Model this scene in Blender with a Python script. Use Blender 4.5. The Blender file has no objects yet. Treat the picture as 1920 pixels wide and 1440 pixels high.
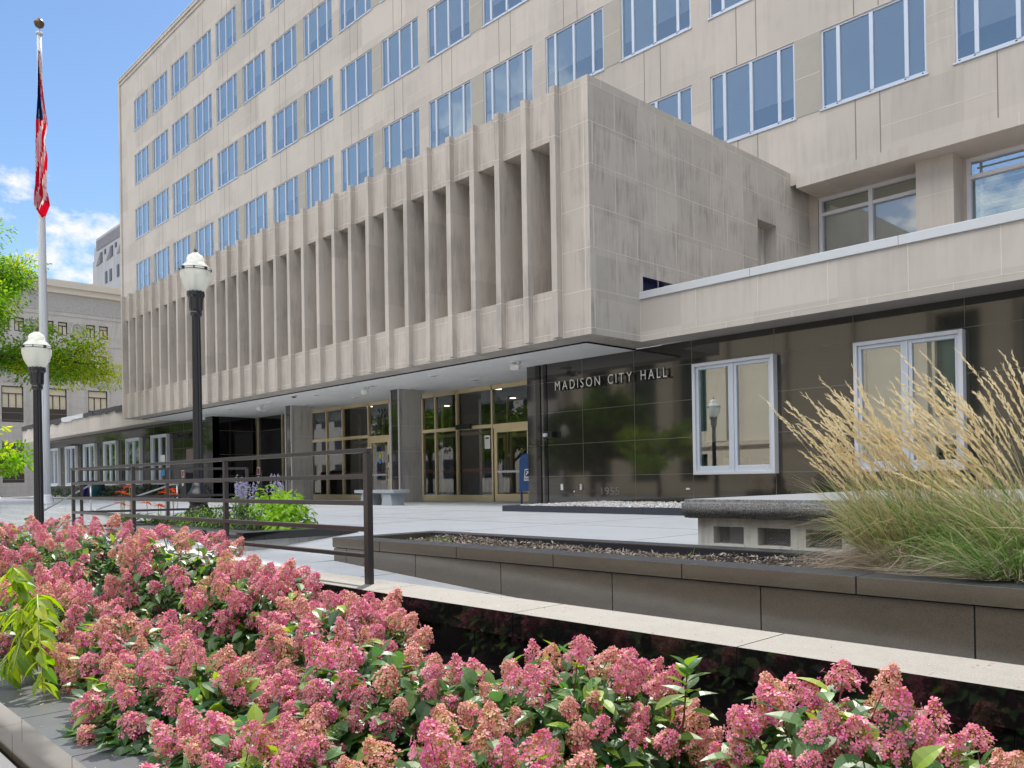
import bpy, math, random
from math import sin, cos, pi, radians, sqrt
from mathutils import Vector, Matrix, noise
R = random.Random(7)
sc = bpy.context.scene
# ------------------------------------------------------------------ camera
H = 0.72
yaw, pitch, roll = radians(-46.4184), radians(0.1951), radians(-0.9136)
fw = Vector((sin(yaw)*cos(pitch), cos(yaw)*cos(pitch), sin(pitch)))
rt = Vector((cos(yaw), -sin(yaw), 0)); up = rt.cross(fw)
r2 = rt*cos(roll)+up*sin(roll); u2 = -rt*sin(roll)+up*cos(roll)
cd = bpy.data.cameras.new('camera'); cam = bpy.data.objects.new('camera', cd)
sc.collection.objects.link(cam); sc.camera = cam
cam.matrix_world = Matrix(((r2.x, u2.x, -fw.x, 0), (r2.y, u2.y, -fw.y, 0), (r2.z, u2.z, -fw.z, H), (0, 0, 0, 1)))
cd.sensor_width = 36; cd.lens = 1554.26/1920*36; cd.shift_x = 0; cd.shift_y = (893.91-720)/1920
cd.clip_start = .05; cd.clip_end = 3000
# ------------------------------------------------------------------ light
sd = Vector((-.469, .555, 1)).normalized()
sl = bpy.data.lights.new('sun', 'SUN'); sl.energy = 2.0; sl.angle = radians(.5); sl.color = (1, .95, .87)
so = bpy.data.objects.new('sun', sl); sc.collection.objects.link(so)
so.rotation_euler = sd.to_track_quat('Z', 'Y').to_euler()
w = bpy.data.worlds.new('World'); sc.world = w; w.use_nodes = True
nt = w.node_tree; nt.nodes.clear()
def N(nt, t, **k):
    n = nt.nodes.new(t)
    for a, b in k.items():
        if a.startswith('i_'):
            key = a[2:]
            key = int(key) if key.isdigit() else key
            n.inputs[key].default_value = b
        else: setattr(n, a, b)
    return n
def LK(nt, a, b): nt.links.new(a, b)
def mth(nt, op, a, b=None, c=None, clamp=False):
    n = nt.nodes.new('ShaderNodeMath'); n.operation = op; n.use_clamp = clamp
    for i, v in enumerate((a, b, c)):
        if v is None: continue
        if isinstance(v, (int, float)): n.inputs[i].default_value = v
        else: nt.links.new(v, n.inputs[i])
    return n.outputs[0]
sky = N(nt, 'ShaderNodeTexSky', sky_type='NISHITA', sun_disc=False, sun_elevation=radians(54), sun_rotation=radians(-40.2), altitude=260, air_density=1.0, dust_density=.25, ozone_density=1.6)
hs0 = N(nt, 'ShaderNodeHueSaturation', i_Saturation=1.10, i_Value=.92); LK(nt, sky.outputs[0], hs0.inputs['Color'])
bg1 = N(nt, 'ShaderNodeBackground', i_Strength=.05); LK(nt, hs0.outputs[0], bg1.inputs[0])
bg2 = N(nt, 'ShaderNodeBackground', i_Color=(1, .99, .98, 1), i_Strength=.31)
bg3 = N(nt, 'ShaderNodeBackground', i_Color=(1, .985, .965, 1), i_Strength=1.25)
tc = N(nt, 'ShaderNodeTexCoord'); sp = N(nt, 'ShaderNodeSeparateXYZ'); LK(nt, tc.outputs['Generated'], sp.inputs[0])
mp = N(nt, 'ShaderNodeMapping'); mp.inputs['Scale'].default_value = (1, 1, 1.7); LK(nt, tc.outputs['Generated'], mp.inputs[0])
n1 = N(nt, 'ShaderNodeTexNoise', i_Scale=7.5, i_Detail=9, i_Roughness=.6); LK(nt, mp.outputs[0], n1.inputs[0])
n2 = N(nt, 'ShaderNodeTexNoise', i_Scale=2.6, i_Detail=8, i_Roughness=.58); LK(nt, mp.outputs[0], n2.inputs[0])
z = sp.outputs[2]
v1 = mth(nt, 'ADD', mth(nt, 'MULTIPLY', mth(nt, 'SUBTRACT', n1.outputs[0], .5), .62), mth(nt, 'SUBTRACT', .252, z))
m1 = mth(nt, 'MULTIPLY', v1, 16, clamp=True)
v2 = mth(nt, 'SUBTRACT', n2.outputs[0], .585)
m2 = mth(nt, 'MULTIPLY', mth(nt, 'MULTIPLY', v2, 9, clamp=True), mth(nt, 'MULTIPLY', mth(nt, 'SUBTRACT', -.15, sp.outputs[1]), 3, clamp=True))
veil = mth(nt, 'MULTIPLY', mth(nt, 'MULTIPLY', mth(nt, 'SUBTRACT', -.1, sp.outputs[1]), 3, clamp=True), mth(nt, 'ADD', .02, mth(nt, 'MULTIPLY', n2.outputs[0], .36)))    # thin unseen veil, added to brighten the sky mirrored in the windows
mm = mth(nt, 'MAXIMUM', mth(nt, 'MAXIMUM', m1, m2), veil)
mx = N(nt, 'ShaderNodeMixShader'); LK(nt, mm, mx.inputs[0]); LK(nt, bg1.outputs[0], mx.inputs[1]); LK(nt, bg2.outputs[0], mx.inputs[2])
q3 = mth(nt, 'ADD', mth(nt, 'MULTIPLY', sp.outputs[1], -1), mth(nt, 'MULTIPLY', sp.outputs[0], .15))     # bright unseen cloud deck, added to light the shaded facade
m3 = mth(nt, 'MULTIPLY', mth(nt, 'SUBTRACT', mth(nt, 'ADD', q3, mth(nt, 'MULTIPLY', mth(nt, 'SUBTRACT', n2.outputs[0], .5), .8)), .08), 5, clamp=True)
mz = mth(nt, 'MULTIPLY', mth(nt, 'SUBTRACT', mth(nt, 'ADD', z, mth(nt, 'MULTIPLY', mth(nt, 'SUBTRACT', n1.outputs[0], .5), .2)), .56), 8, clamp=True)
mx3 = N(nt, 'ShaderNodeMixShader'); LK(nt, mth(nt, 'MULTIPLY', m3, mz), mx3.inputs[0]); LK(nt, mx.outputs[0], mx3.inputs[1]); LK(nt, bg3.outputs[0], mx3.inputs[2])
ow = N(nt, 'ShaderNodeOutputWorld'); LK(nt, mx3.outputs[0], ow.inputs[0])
sc.view_settings.view_transform = 'Standard'; sc.view_settings.look = 'None'; sc.view_settings.gamma = 1
sc.view_settings.exposure = 1.78
sc.cycles.max_bounces = 8; sc.cycles.transparent_max_bounces = 12; sc.cycles.diffuse_bounces = 4; sc.cycles.glossy_bounces = 4
sc.cycles.caustics_reflective = False; sc.cycles.caustics_refractive = False
# ------------------------------------------------------------------ mesh helpers
class M:
    def __init__(s): s.v = []; s.f = []; s.m = []
    def add(s, vs, fs, mi=0):
        b = len(s.v); s.v += [tuple(x) for x in vs]
        for f in fs: s.f.append(tuple(b+i for i in f)); s.m.append(mi)
        return s
    def quad(s, a, b, c, d, mi=0): return s.add((a, b, c, d), ((0, 1, 2, 3),), mi)
    def box(s, x0, x1, y0, y1, z0, z1, mi=0, top=None):
        if x0 > x1: x0, x1 = x1, x0
        if y0 > y1: y0, y1 = y1, y0
        if z0 > z1: z0, z1 = z1, z0
        s.add([(x0,y0,z0),(x1,y0,z0),(x1,y1,z0),(x0,y1,z0),(x0,y0,z1),(x1,y0,z1),(x1,y1,z1),(x0,y1,z1)],
              [(0,3,2,1),(0,1,5,4),(1,2,6,5),(2,3,7,6),(3,0,4,7)], mi)
        b = len(s.v)-8; s.f.append((b+4, b+5, b+6, b+7)); s.m.append(mi if top is None else top)
        return s
    def tube(s, pts, rad, n=8, mi=0, cap=True, flute=None):
        pts = [Vector(p) for p in pts]; rings = []
        t0 = (pts[1]-pts[0]).normalized(); a = Vector((0, 0, 1)) if abs(t0.z) < .9 else Vector((1, 0, 0))
        nx = t0.cross(a).normalized(); b0 = len(s.v)
        for i, p in enumerate(pts):
            t = (pts[min(i+1, len(pts)-1)]-pts[max(i-1, 0)]).normalized()
            nx = (nx-t*nx.dot(t)).normalized(); ny = t.cross(nx)
            r = rad[i] if isinstance(rad, (list, tuple)) else rad
            for k in range(n):
                rr = r*(1 if not flute or k % 2 else flute); s.v.append(tuple(p+(nx*cos(2*pi*k/n)+ny*sin(2*pi*k/n))*rr))
        for i in range(len(pts)-1):
            for k in range(n):
                a1 = b0+i*n+k; a2 = b0+i*n+(k+1) % n
                s.f.append((a1, a2, a2+n, a1+n)); s.m.append(mi)
        if cap:
            s.f.append(tuple(b0+k for k in range(n))[::-1]); s.m.append(mi)
            e = b0+(len(pts)-1)*n; s.f.append(tuple(e+k for k in range(n))); s.m.append(mi)
        return s
    def lathe(s, c, prof, n=20, mi=0, flute=None):
        c = Vector(c)
        return s.tube([c+Vector((0, 0, h+i*1e-6)) for i, (r, h) in enumerate(prof)], [max(r, .0005) for r, h in prof], n, mi, True, flute)
    def poly(s, pts, d, mi=0):                    # prism: polygon swept by vector d
        n = len(pts); pts = [Vector(p) for p in pts]; d = Vector(d)
        s.add(list(pts)+[p+d for p in pts], [tuple(range(n))[::-1], tuple(range(n, 2*n))]+[(i, (i+1) % n, n+(i+1) % n, n+i) for i in range(n)], mi); return s
def tag(o, label=None, cat=None, group=None, kind=None):
    if label: o['label'] = label
    if cat: o['category'] = cat
    if group: o['group'] = group
    if kind: o['kind'] = kind
    return o
C = sc.collection
def empty(name, loc, label, cat, group=None):
    o = bpy.data.objects.new(name, None); C.objects.link(o); o.location = loc; o['wl'] = tuple(loc); o.empty_display_size = .2
    return tag(o, label, cat, group)
def wl(p):
    return Vector(p['wl']) if 'wl' in p.keys() else Vector((0, 0, 0))
def build(m, name, mats, parent=None, smooth=False, bevel=0, org=None):
    me = bpy.data.meshes.new(name)
    off = wl(parent) if parent else (Vector(org) if org else Vector((0, 0, 0)))
    me.from_pydata([(a-off.x, b-off.y, c-off.z) for a, b, c in m.v], [], m.f)
    mats = mats if isinstance(mats, (list, tuple)) else [mats]
    for k in mats: me.materials.append(k)
    me.polygons.foreach_set('material_index', [min(i, len(mats)-1) for i in m.m])
    if smooth: me.polygons.foreach_set('use_smooth', [True]*len(m.f))
    me.update()
    o = bpy.data.objects.new(name, me); C.objects.link(o)
    if parent: o.parent = parent; o['wl'] = tuple(off)
    elif org: o.location = org; o['wl'] = tuple(org)
    if bevel:
        b = o.modifiers.new('bevel', 'BEVEL'); b.width = bevel; b.segments = 2; b.limit_method = 'ANGLE'
    return o
def cp(o, parent=None, loc=None, tree=True):
    c = o.copy(); C.objects.link(c); c.parent = parent
    if loc is not None: c.location = loc
    if tree:
        for ch in list(o.children): cp(ch, c)
    return c
# ------------------------------------------------------------------ materials
def mat(name, col=(.5, .5, .5), rough=.7, metal=0, spec=.5, var=0, vscale=2, vstretch=(1, 1, 1), stain=0, sscale=1.2, bump=0, bscale=40, speck=0, spscale=120, ior=None, coat=0, col2=None, panel=None):
    m = bpy.data.materials.new(name); m.use_nodes = True; nt = m.node_tree; b = nt.nodes['Principled BSDF']
    b.inputs['Roughness'].default_value = rough; b.inputs['Metallic'].default_value = metal
    b.inputs['Specular IOR Level'].default_value = spec
    if ior: b.inputs['IOR'].default_value = ior
    if coat: b.inputs['Coat Weight'].default_value = coat
    b.inputs['Base Color'].default_value = (*col, 1)
    geo = N(nt, 'ShaderNodeNewGeometry'); out = None
    def noisef(scale, stretch=(1, 1, 1), det=5):
        mp = N(nt, 'ShaderNodeMapping'); mp.inputs['Scale'].default_value = stretch; LK(nt, geo.outputs['Position'], mp.inputs[0])
        n = N(nt, 'ShaderNodeTexNoise', i_Scale=scale, i_Detail=det, i_Roughness=.62); LK(nt, mp.outputs[0], n.inputs[0]); return n.outputs[0]
    def scale_col(prev, fac):
        n = N(nt, 'ShaderNodeMix', data_type='RGBA', blend_type='MULTIPLY'); n.inputs[0].default_value = 1
        if prev is None: n.inputs[6].default_value = (*col, 1)
        else: LK(nt, prev, n.inputs[6])
        cmb = N(nt, 'ShaderNodeCombineColor')
        for i in range(3): LK(nt, fac, cmb.inputs[i])
        LK(nt, cmb.outputs[0], n.inputs[7]); return n.outputs[2]
    if col2:
        f = mth(nt, 'MULTIPLY', mth(nt, 'SUBTRACT', noisef(vscale*.7, vstretch), .38), 4, clamp=True)
        n = N(nt, 'ShaderNodeMix', data_type='RGBA'); LK(nt, f, n.inputs[0]); n.inputs[6].default_value = (*col, 1); n.inputs[7].default_value = (*col2, 1); out = n.outputs[2]
    if var: out = scale_col(out, mth(nt, 'ADD', mth(nt, 'MULTIPLY', noisef(vscale, vstretch), 2*var), 1-var))
    if panel:
        vm = N(nt, 'ShaderNodeVectorMath', operation='DIVIDE'); LK(nt, geo.outputs['Position'], vm.inputs[0]); vm.inputs[1].default_value = panel
        vf = N(nt, 'ShaderNodeVectorMath', operation='FLOOR'); LK(nt, vm.outputs[0], vf.inputs[0]); wn = N(nt, 'ShaderNodeTexWhiteNoise'); LK(nt, vf.outputs[0], wn.inputs[0])
        out = scale_col(out, mth(nt, 'ADD', mth(nt, 'MULTIPLY', wn.outputs[0], .17), .915))
    if stain:
        a = noisef(sscale, (4.5, 4.5, .4)); b2 = noisef(sscale*.35)
        f = mth(nt, 'MULTIPLY', mth(nt, 'SUBTRACT', mth(nt, 'MULTIPLY', a, b2), .235), 7, clamp=True)
        out = scale_col(out, mth(nt, 'SUBTRACT', 1, mth(nt, 'MULTIPLY', f, stain)))
    if speck:
        n = noisef(spscale, det=2)
        out = scale_col(out, mth(nt, 'ADD', mth(nt, 'MULTIPLY', mth(nt, 'SUBTRACT', n, .5), speck*4), 1))
    if out is not None: LK(nt, out, b.inputs['Base Color'])
    if bump:
        bn = N(nt, 'ShaderNodeBump', i_Strength=bump, i_Distance=.01); LK(nt, noisef(bscale), bn.inputs['Height']); LK(nt, bn.outputs[0], b.inputs['Normal'])
    return m
def leafmat(name, cols, trans=.4, rough=.5, spec=.35, vein=False):
    m = bpy.data.materials.new(name); m.use_nodes = True; nt = m.node_tree; b = nt.nodes['Principled BSDF']
    geo = N(nt, 'ShaderNodeNewGeometry'); rp = N(nt, 'ShaderNodeValToRGB'); LK(nt, geo.outputs['Random Per Island'], rp.inputs[0])
    el = rp.color_ramp.elements
    for i, c in enumerate(cols):
        p = i/(len(cols)-1) if len(cols) > 1 else 0
        if i < 2: e = el[i]; e.position = p
        else: e = el.new(p)
        e.color = (*c, 1)
    el[1].position = 1/(len(cols)-1) if len(cols) > 1 else 1
    LK(nt, rp.outputs[0], b.inputs['Base Color']); b.inputs['Roughness'].default_value = rough; b.inputs['Specular IOR Level'].default_value = spec
    tr = N(nt, 'ShaderNodeBsdfTranslucent'); LK(nt, rp.outputs[0], tr.inputs[0])
    hs = N(nt, 'ShaderNodeHueSaturation', i_Saturation=1.1, i_Value=1.7); LK(nt, rp.outputs[0], hs.inputs['Color']); LK(nt, hs.outputs[0], tr.inputs[0])
    mx = N(nt, 'ShaderNodeMixShader'); mx.inputs[0].default_value = trans
    LK(nt, b.outputs[0], mx.inputs[1]); LK(nt, tr.outputs[0], mx.inputs[2]); LK(nt, mx.outputs[0], nt.nodes['Material Output'].inputs[0])
    return m
def glassmat(name, tint=(.8, .85, .9), refl=.28, rough=.01, wav=.0, gc=(.92, .96, 1)):
    m = bpy.data.materials.new(name); m.use_nodes = True; nt = m.node_tree; nt.nodes.remove(nt.nodes['Principled BSDF'])
    t = N(nt, 'ShaderNodeBsdfTransparent', i_Color=(*tint, 1)); g = N(nt, 'ShaderNodeBsdfGlossy', i_Roughness=rough, i_Color=(*gc, 1))
    lw = N(nt, 'ShaderNodeFresnel', i_IOR=1.5)
    f = mth(nt, 'ADD', mth(nt, 'MULTIPLY', lw.outputs[0], 1.3), refl, clamp=True)
    if wav:
        geo = N(nt, 'ShaderNodeNewGeometry'); n = N(nt, 'ShaderNodeTexNoise', i_Scale=1.1, i_Detail=1); LK(nt, geo.outputs['Position'], n.inputs[0])
        bn = N(nt, 'ShaderNodeBump', i_Strength=wav, i_Distance=.05); LK(nt, n.outputs[0], bn.inputs['Height']); LK(nt, bn.outputs[0], g.inputs['Normal'])
    mx = N(nt, 'ShaderNodeMixShader'); LK(nt, f, mx.inputs[0]); LK(nt, t.outputs[0], mx.inputs[1]); LK(nt, g.outputs[0], mx.inputs[2])
    LK(nt, mx.outputs[0], nt.nodes['Material Output'].inputs[0]); return m
STONE = mat('limestone', (.49, .450, .410), .8, var=.08, vscale=.5, stain=.11, sscale=1.3, panel=(1.79, 50, 1.37), bump=.12, bscale=25, speck=.03)
STONEB = mat('weathered_limestone', (.485, .44, .395), .8, var=.08, vscale=.8, stain=.22, sscale=2.2, panel=(.9287, 50, 1.9), bump=.2, bscale=30, speck=.05)
STONED = mat('stained_limestone', (.46, .43, .39), .85, var=.12, vscale=1.3, stain=.27, sscale=2.6, panel=(40, 1.55, .94), bump=.2, bscale=30, speck=.05)
MORTL = mat('light_mortar', (.64, .59, .53), .9, var=.1); JOINT = mat('dark_sealant', (.22, .20, .185), .9)
GREENP = mat('grey_green_pier', (.37, .355, .315), .8, var=.12, bump=.1)
COPE = mat('white_metal_coping', (.60, .63, .66), .4, metal=.2, var=.04)
DARKTAR = mat('torn_roofing', (.05, .045, .05), .7, var=.4, vscale=6)
GRAN = mat('polished_brown_granite', (.030, .026, .022), .05, spec=.85, var=.35, vscale=30, speck=.5, spscale=300, ior=1.6)
GRANP = mat('honed_brown_granite', (.090, .076, .058), .15, spec=.6, var=.25, vscale=4, speck=.4, spscale=260, ior=1.6, vstretch=(1, 1, 3))
GRANB = mat('polished_black_granite', (.007, .006, .007), .05, spec=.5, ior=1.6, speck=.4, spscale=300)
GJ = mat('granite_joint', (.20, .19, .16), .8); DJ = mat('open_joint', (.012, .011, .018), .8)
FLAME = mat('flamed_granite_top', (.20, .19, .172), .75, var=.15, vscale=6, speck=.5, spscale=330, bump=.25, bscale=300)
SLAB = mat('slate_grey_granite_top', (.075, .08, .085), .45, var=.3, vscale=5, speck=.3, spscale=300, bump=.1, bscale=200)
SOFF = mat('white_soffit_plaster', (.86, .86, .85), .8, var=.08, vscale=1.2, stain=.1, bump=.05)
ALU = mat('blue_grey_aluminium', (.60, .66, .76), .35, metal=.35, var=.05); ALUW = mat('pale_window_aluminium', (.72, .73, .79), .4, metal=.2, var=.05)
BRASS = mat('champagne_bronze', (.70, .58, .36), .35, metal=.5, var=.08); STEEL = mat('brushed_steel', (.55, .55, .56), .35, metal=.7)
GLASS = glassmat('window_glass', (.84, .93, 1), .44, wav=.06, gc=(.74, .90, 1)); GLASSL = glassmat('lobby_glass', (.75, .78, .72), .10); GLASSW = glassmat('display_glass', (.8, .84, .8), .3)
BLIND = mat('white_blind', (.92, .93, .90), .8, var=.05); CURT = mat('green_white_blind', (.82, .80, .68), .8, var=.05)
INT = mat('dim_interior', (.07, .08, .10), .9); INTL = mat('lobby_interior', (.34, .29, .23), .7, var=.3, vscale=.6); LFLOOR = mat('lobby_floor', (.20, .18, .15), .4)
CONC = mat('plaza_concrete', (.56, .575, .585), .55, stain=.14, sscale=.5, var=.13, vscale=.6, vstretch=(.5, 2, 1), bump=.1, bscale=60, speck=.05)
CONCS = mat('sidewalk_concrete', (.48, .47, .45), .85, var=.14, vscale=1.5, bump=.25, bscale=90, speck=.15)
CONCL = mat('cast_concrete', (.52, .51, .47), .85, var=.18, vscale=4, stain=.3, sscale=5, bump=.2, bscale=60)
AGG = mat('exposed_aggregate', (.16, .16, .16), .9, var=.35, vscale=6, speck=.75, spscale=70, bump=.9, bscale=90)
AGGT = mat('worn_concrete_top', (.46, .47, .46), .8, var=.12, vscale=3, bump=.2, bscale=50)
ASPH = mat('worn_concrete_road', (.27, .26, .25), .9, var=.2, vscale=2); GRND = mat('far_ground', (.16, .16, .15), .9, var=.2, vscale=.1)
SOIL = mat('dark_soil', (.03, .022, .016), .95, var=.4, vscale=8, bump=.6, bscale=40)
IRON = mat('black_painted_iron', (.012, .013, .018), .3, spec=.6); RAIL = mat('dark_brown_rail_paint', (.032, .027, .029), .3, spec=.6, var=.15, vscale=8)
POLE = mat('white_painted_pole', (.62, .64, .68), .4, var=.06); BALL = mat('tarnished_gold_ball', (.13, .085, .05), .35, metal=.6)
LETT = mat('white_metal_letter', (.75, .75, .74), .35, metal=.2); LETB = mat('black_letter_side', (.02, .02, .02), .5)
BLACKP = mat('black_plastic', (.01, .01, .012), .4); WHITEP = mat('white_plastic', (.75, .75, .73), .5)
BLUEP = mat('mailbox_blue_paint', (.015, .075, .24), .4, var=.12, vscale=9); NAVY = mat('navy_mark', (.008, .012, .09), .5); GREYM = mat('grey_print', (.35, .36, .4), .6)
REDP = mat('red_sign', (.45, .012, .02), .5); YELL = mat('yellow_green_sticker', (.55, .6, .04), .5); CYAN = mat('blue_sticker', (.05, .3, .65), .5)
BARREFL = mat('reddish_bar_reflection', (.35, .10, .035), .5); PLAQ = mat('brown_plaque', (.2, .135, .10), .5, var=.1)
GRAVEL = leafmat('white_gravel', [(.75, .75, .72), (.45, .46, .47), (.62, .56, .5), (.3, .3, .31)], 0, .8, .3)
MULCH = leafmat('dry_mulch', [(.42, .36, .30), (.22, .17, .13), (.55, .50, .44), (.10, .07, .05), (.36, .28, .2)], .0, .9, .2)
LGREEN = leafmat('hydrangea_leaf', [(.05, .12, .035), (.09, .19, .045), (.04, .10, .04), (.07, .15, .035), (.26, .38, .04)], .38, .42, .5)
PINK = leafmat('pink_sepal', [(.50, .07, .19), (.60, .16, .28), (.72, .36, .42), (.48, .10, .27), (.64, .24, .35), (.66, .40, .34)], .38, .5, .3)
PINK2 = leafmat('faded_pink_sepal', [(.58, .22, .26), (.66, .36, .32), (.60, .42, .27), (.54, .15, .24), (.62, .34, .31)], .38, .5, .3)
TAN = leafmat('dry_fertile_floret', [(.42, .28, .08), (.55, .42, .14), (.34, .2, .06), (.50, .36, .2)], .3, .6, .2)
STEM = mat('red_brown_stem', (.12, .035, .025), .6); GSTEM = mat('green_stem', (.22, .30, .08), .5)
LIME = leafmat('lime_leaf', [(.30, .50, .03), (.38, .58, .05), (.22, .42, .03), (.45, .62, .08)], .4, .4, .4)
YGREEN = leafmat('yellow_green_leaf', [(.16, .28, .02), (.28, .36, .03), (.10, .20, .03), (.38, .42, .05), (.13, .24, .03)], .5, .4, .4)
MIDG = leafmat('mid_green_leaf', [(.08, .16, .03), (.12, .22, .05), (.05, .11, .03), (.2, .3, .1)], .35, .45, .4)
DGREEN = leafmat('dark_leaf', [(.02, .045, .018), (.035, .07, .025), (.015, .03, .015)], .25, .5, .4)
TREEL = leafmat('locust_leaf', [(.10, .22, .02), (.16, .32, .02), (.07, .16, .02), (.24, .38, .03)], .5, .5, .3)
TREED = leafmat('deep_street_leaf', [(.04, .085, .015), (.06, .12, .02), (.03, .06, .015), (.10, .15, .02)], .3, .6, .2)
TREEY = leafmat('yellow_locust_leaf', [(.34, .42, .03), (.26, .38, .03), (.44, .46, .04), (.40, .36, .04)], .55, .5, .3)
BARK = mat('grey_bark', (.07, .055, .045), .9, var=.3, vscale=10, bump=.6)
PURP = leafmat('lilac_floret', [(.42, .38, .62), (.6, .56, .72), (.3, .26, .5)], .3, .5, .3); ORNG = leafmat('orange_petal', [(.75, .10, .01), (.80, .2, .02), (.6, .05, .01), (.85, .33, .12)], .4, .4, .3)
BLADEG = leafmat('green_blade', [(.12, .25, .05), (.26, .40, .10), (.08, .18, .04), (.46, .54, .24), (.16, .30, .07)], .3, .5, .3)
BLADET = leafmat('straw_blade', [(.55, .46, .27), (.72, .65, .46), (.38, .29, .15), (.45, .46, .2), (.64, .57, .42)], .3, .6, .2)
SEED = leafmat('pale_seed_head', [(.70, .60, .40), (.78, .69, .48), (.60, .50, .30)], .35, .7, .2); THATCH = leafmat('grey_thatch', [(.50, .43, .36), (.64, .56, .46), (.36, .3, .24), (.54, .44, .32)], .2, .8, .2)
# ------------------------------------------------------------------ small shape helpers
def wallx(m, x0, x1, z0, z1, y, holes, depth, mi=0, rmi=None):     # wall facing -Y with rectangular openings
    xs = sorted({x0, x1} | {h[0] for h in holes if x0 < h[0] < x1} | {h[1] for h in holes if x0 < h[1] < x1})
    zs = sorted({z0, z1} | {h[2] for h in holes if z0 < h[2] < z1} | {h[3] for h in holes if z0 < h[3] < z1})
    for j in range(len(zs)-1):
        run = None
        for i in range(len(xs)-1):
            cx, cz = (xs[i]+xs[i+1])/2, (zs[j]+zs[j+1])/2
            if not any(h[0] < cx < h[1] and h[2] < cz < h[3] for h in holes):
                m.quad((xs[i], y, zs[j]), (xs[i+1], y, zs[j]), (xs[i+1], y, zs[j+1]), (xs[i], y, zs[j+1]), mi)
    r = mi if rmi is None else rmi
    for a, b, c, d in holes:
        a, b, c, d = max(a, x0), min(b, x1), max(c, z0), min(d, z1)
        m.quad((a, y, c), (a, y, d), (a, y+depth, d), (a, y+depth, c), r); m.quad((b, y, c), (b, y+depth, c), (b, y+depth, d), (b, y, d), r)
        m.quad((a, y, c), (a, y+depth, c), (b, y+depth, c), (b, y, c), r); m.quad((a, y, d), (b, y, d), (b, y+depth, d), (a, y+depth, d), r)
def hl(m, x0, x1, z, y, w=.014, mi=1, p=.003): m.box(x0, x1, y-p, y+.001, z-w/2, z+w/2, mi)
def vl(m, x, z0, z1, y, w=.014, mi=1, p=.004): m.box(x-w/2, x+w/2, y-p, y+.001, z0, z1, mi)
def leaf(m, p, d, n, L, W, curl=.3, mi=0, st=(0, .75, 1, .62, 0)):
    d = Vector(d).normalized(); n = Vector(n); s = d.cross(n)
    if s.length < 1e-4: s = d.cross(Vector((1, .3, .2)))
    s.normalize(); n = s.cross(d).normalized(); p = Vector(p); k = len(st)-1; vs = []; fs = []
    for i, w_ in enumerate(st):
        t = i/k; c = p+d*(L*t)-n*(curl*L*t*t)
        if w_ == 0: vs.append(c)
        else: vs += [c-s*(W/2*w_)+n*(W*.13*w_), c, c+s*(W/2*w_)+n*(W*.13*w_)]
    fs.append((0, 2, 1)); fs.append((0, 3, 2))
    q = 1
    for i in range(1, k-1):
        a = q; b = q+3; fs += [(a, a+1, b+1, b), (a+1, a+2, b+2, b+1)]; q += 3
    e = len(vs)-1; fs += [(q, q+1, e), (q+1, q+2, e)]
    m.add(vs, fs, mi)
def rdir(rr=R, zlo=-1):
    while 1:
        v = Vector((rr.uniform(-1, 1), rr.uniform(-1, 1), rr.uniform(zlo, 1)))
        if .05 < v.length < 1: return v.normalized()
def textmesh(body, size, extr, sx=1.0):
    cu = bpy.data.curves.new('text', 'FONT'); cu.body = body; cu.size = size; cu.extrude = extr
    o = bpy.data.objects.new('text', cu); C.objects.link(o); bpy.context.view_layer.update()
    me = bpy.data.meshes.new_from_object(o.evaluated_get(bpy.context.evaluated_depsgraph_get()))
    m = M(); vs = [(v.co.x*sx, -v.co.z, v.co.y) for v in me.vertices]
    m.add(vs, [tuple(p.vertices) for p in me.polygons]); C.objects.unlink(o); bpy.data.objects.remove(o)
    return m
def shifted(m, d): 
    m.v = [(a+d[0], b+d[1], c+d[2]) for a, b, c in m.v]; return m
# ================================================================== SETTING: ground
def struct(m, name, mats, **k): return tag(build(m, name, mats, **k), kind='structure')
m = M(); m.quad((-700, -700, -1.0), (700, -700, -1.0), (700, 700, -1.0), (-700, 700, -1.0)); struct(m, 'ground', GRND)
m = M(); m.box(-120, 60, -17, -3.6, -1.2, -.93); struct(m, 'road', ASPH)
m = M(); m.box(-120, 60, -3.6, -3.4, -1.2, -.79)
m.box(-120, 12, -3.396, 1.125, -1.2, -.78); m.box(-120, -15.61, 1.129, 6.9, -1.2, -.78)
for i in range(-70, 10): m.box(i*1.5-.005, i*1.5+.005, -3.39, 1.12, -.79, -.7785, 1)
m.box(-120, 12, -1.305, -1.295, -.79, -.778, 1)
struct(m, 'sidewalk', [CONCS, JOINT])
m = M(); m.box(-120, 60, -24, -17, -1.2, -.8); struct(m, 'far_sidewalk', CONCS)
# plaza: height field
def pz(x, y):
    if y >= 6.6: return 0
    zr = -.19-.049*(x+8.43) if x > -8.43 else -.19+.02*min(4.5, -8.43-x)
    if x > -8.43: return zr
    t = min(1, max(0, (y-5.1)/1.5)); return zr*(1-t)
m = M(); xs = [-15.6+i*.4 for i in range(18)]+[-8.43]
xs = sorted({-15.6, -14, -13, -12, -11.5, -11, -10.5, -10, -9.5, -9, -8.43}); ys = [4.07, 4.4, 4.8, 5.14, 5.4, 5.7, 6.0, 6.3, 6.6]
for i in range(len(xs)-1):
    for j in range(len(ys)-1):
        P = [(x, y, pz(min(x, -8.431), y)) for x, y in ((xs[i], ys[j]), (xs[i+1], ys[j]), (xs[i+1], ys[j+1]), (xs[i], ys[j+1]))]; m.quad(*P)
m.box(-75, 8, 8.4, 23.5, -.6, 0); m.box(-15.6, 8, 6.6, 8.4, -.6, 0)
for i, x in enumerate([-70+k*3.05 for k in range(26)]): 
    if x < -15.6: m.box(x-.006, x+.006, 8.41, 18, -.1, .0015, 1)
    else: m.box(x-.006, x+.006, 6.62, 18, -.1, .0015, 1)
for y in (9.6, 12.7, 15.8): m.box(-74, 7, y-.006, y+.006, -.1, .0022, 1)
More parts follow.
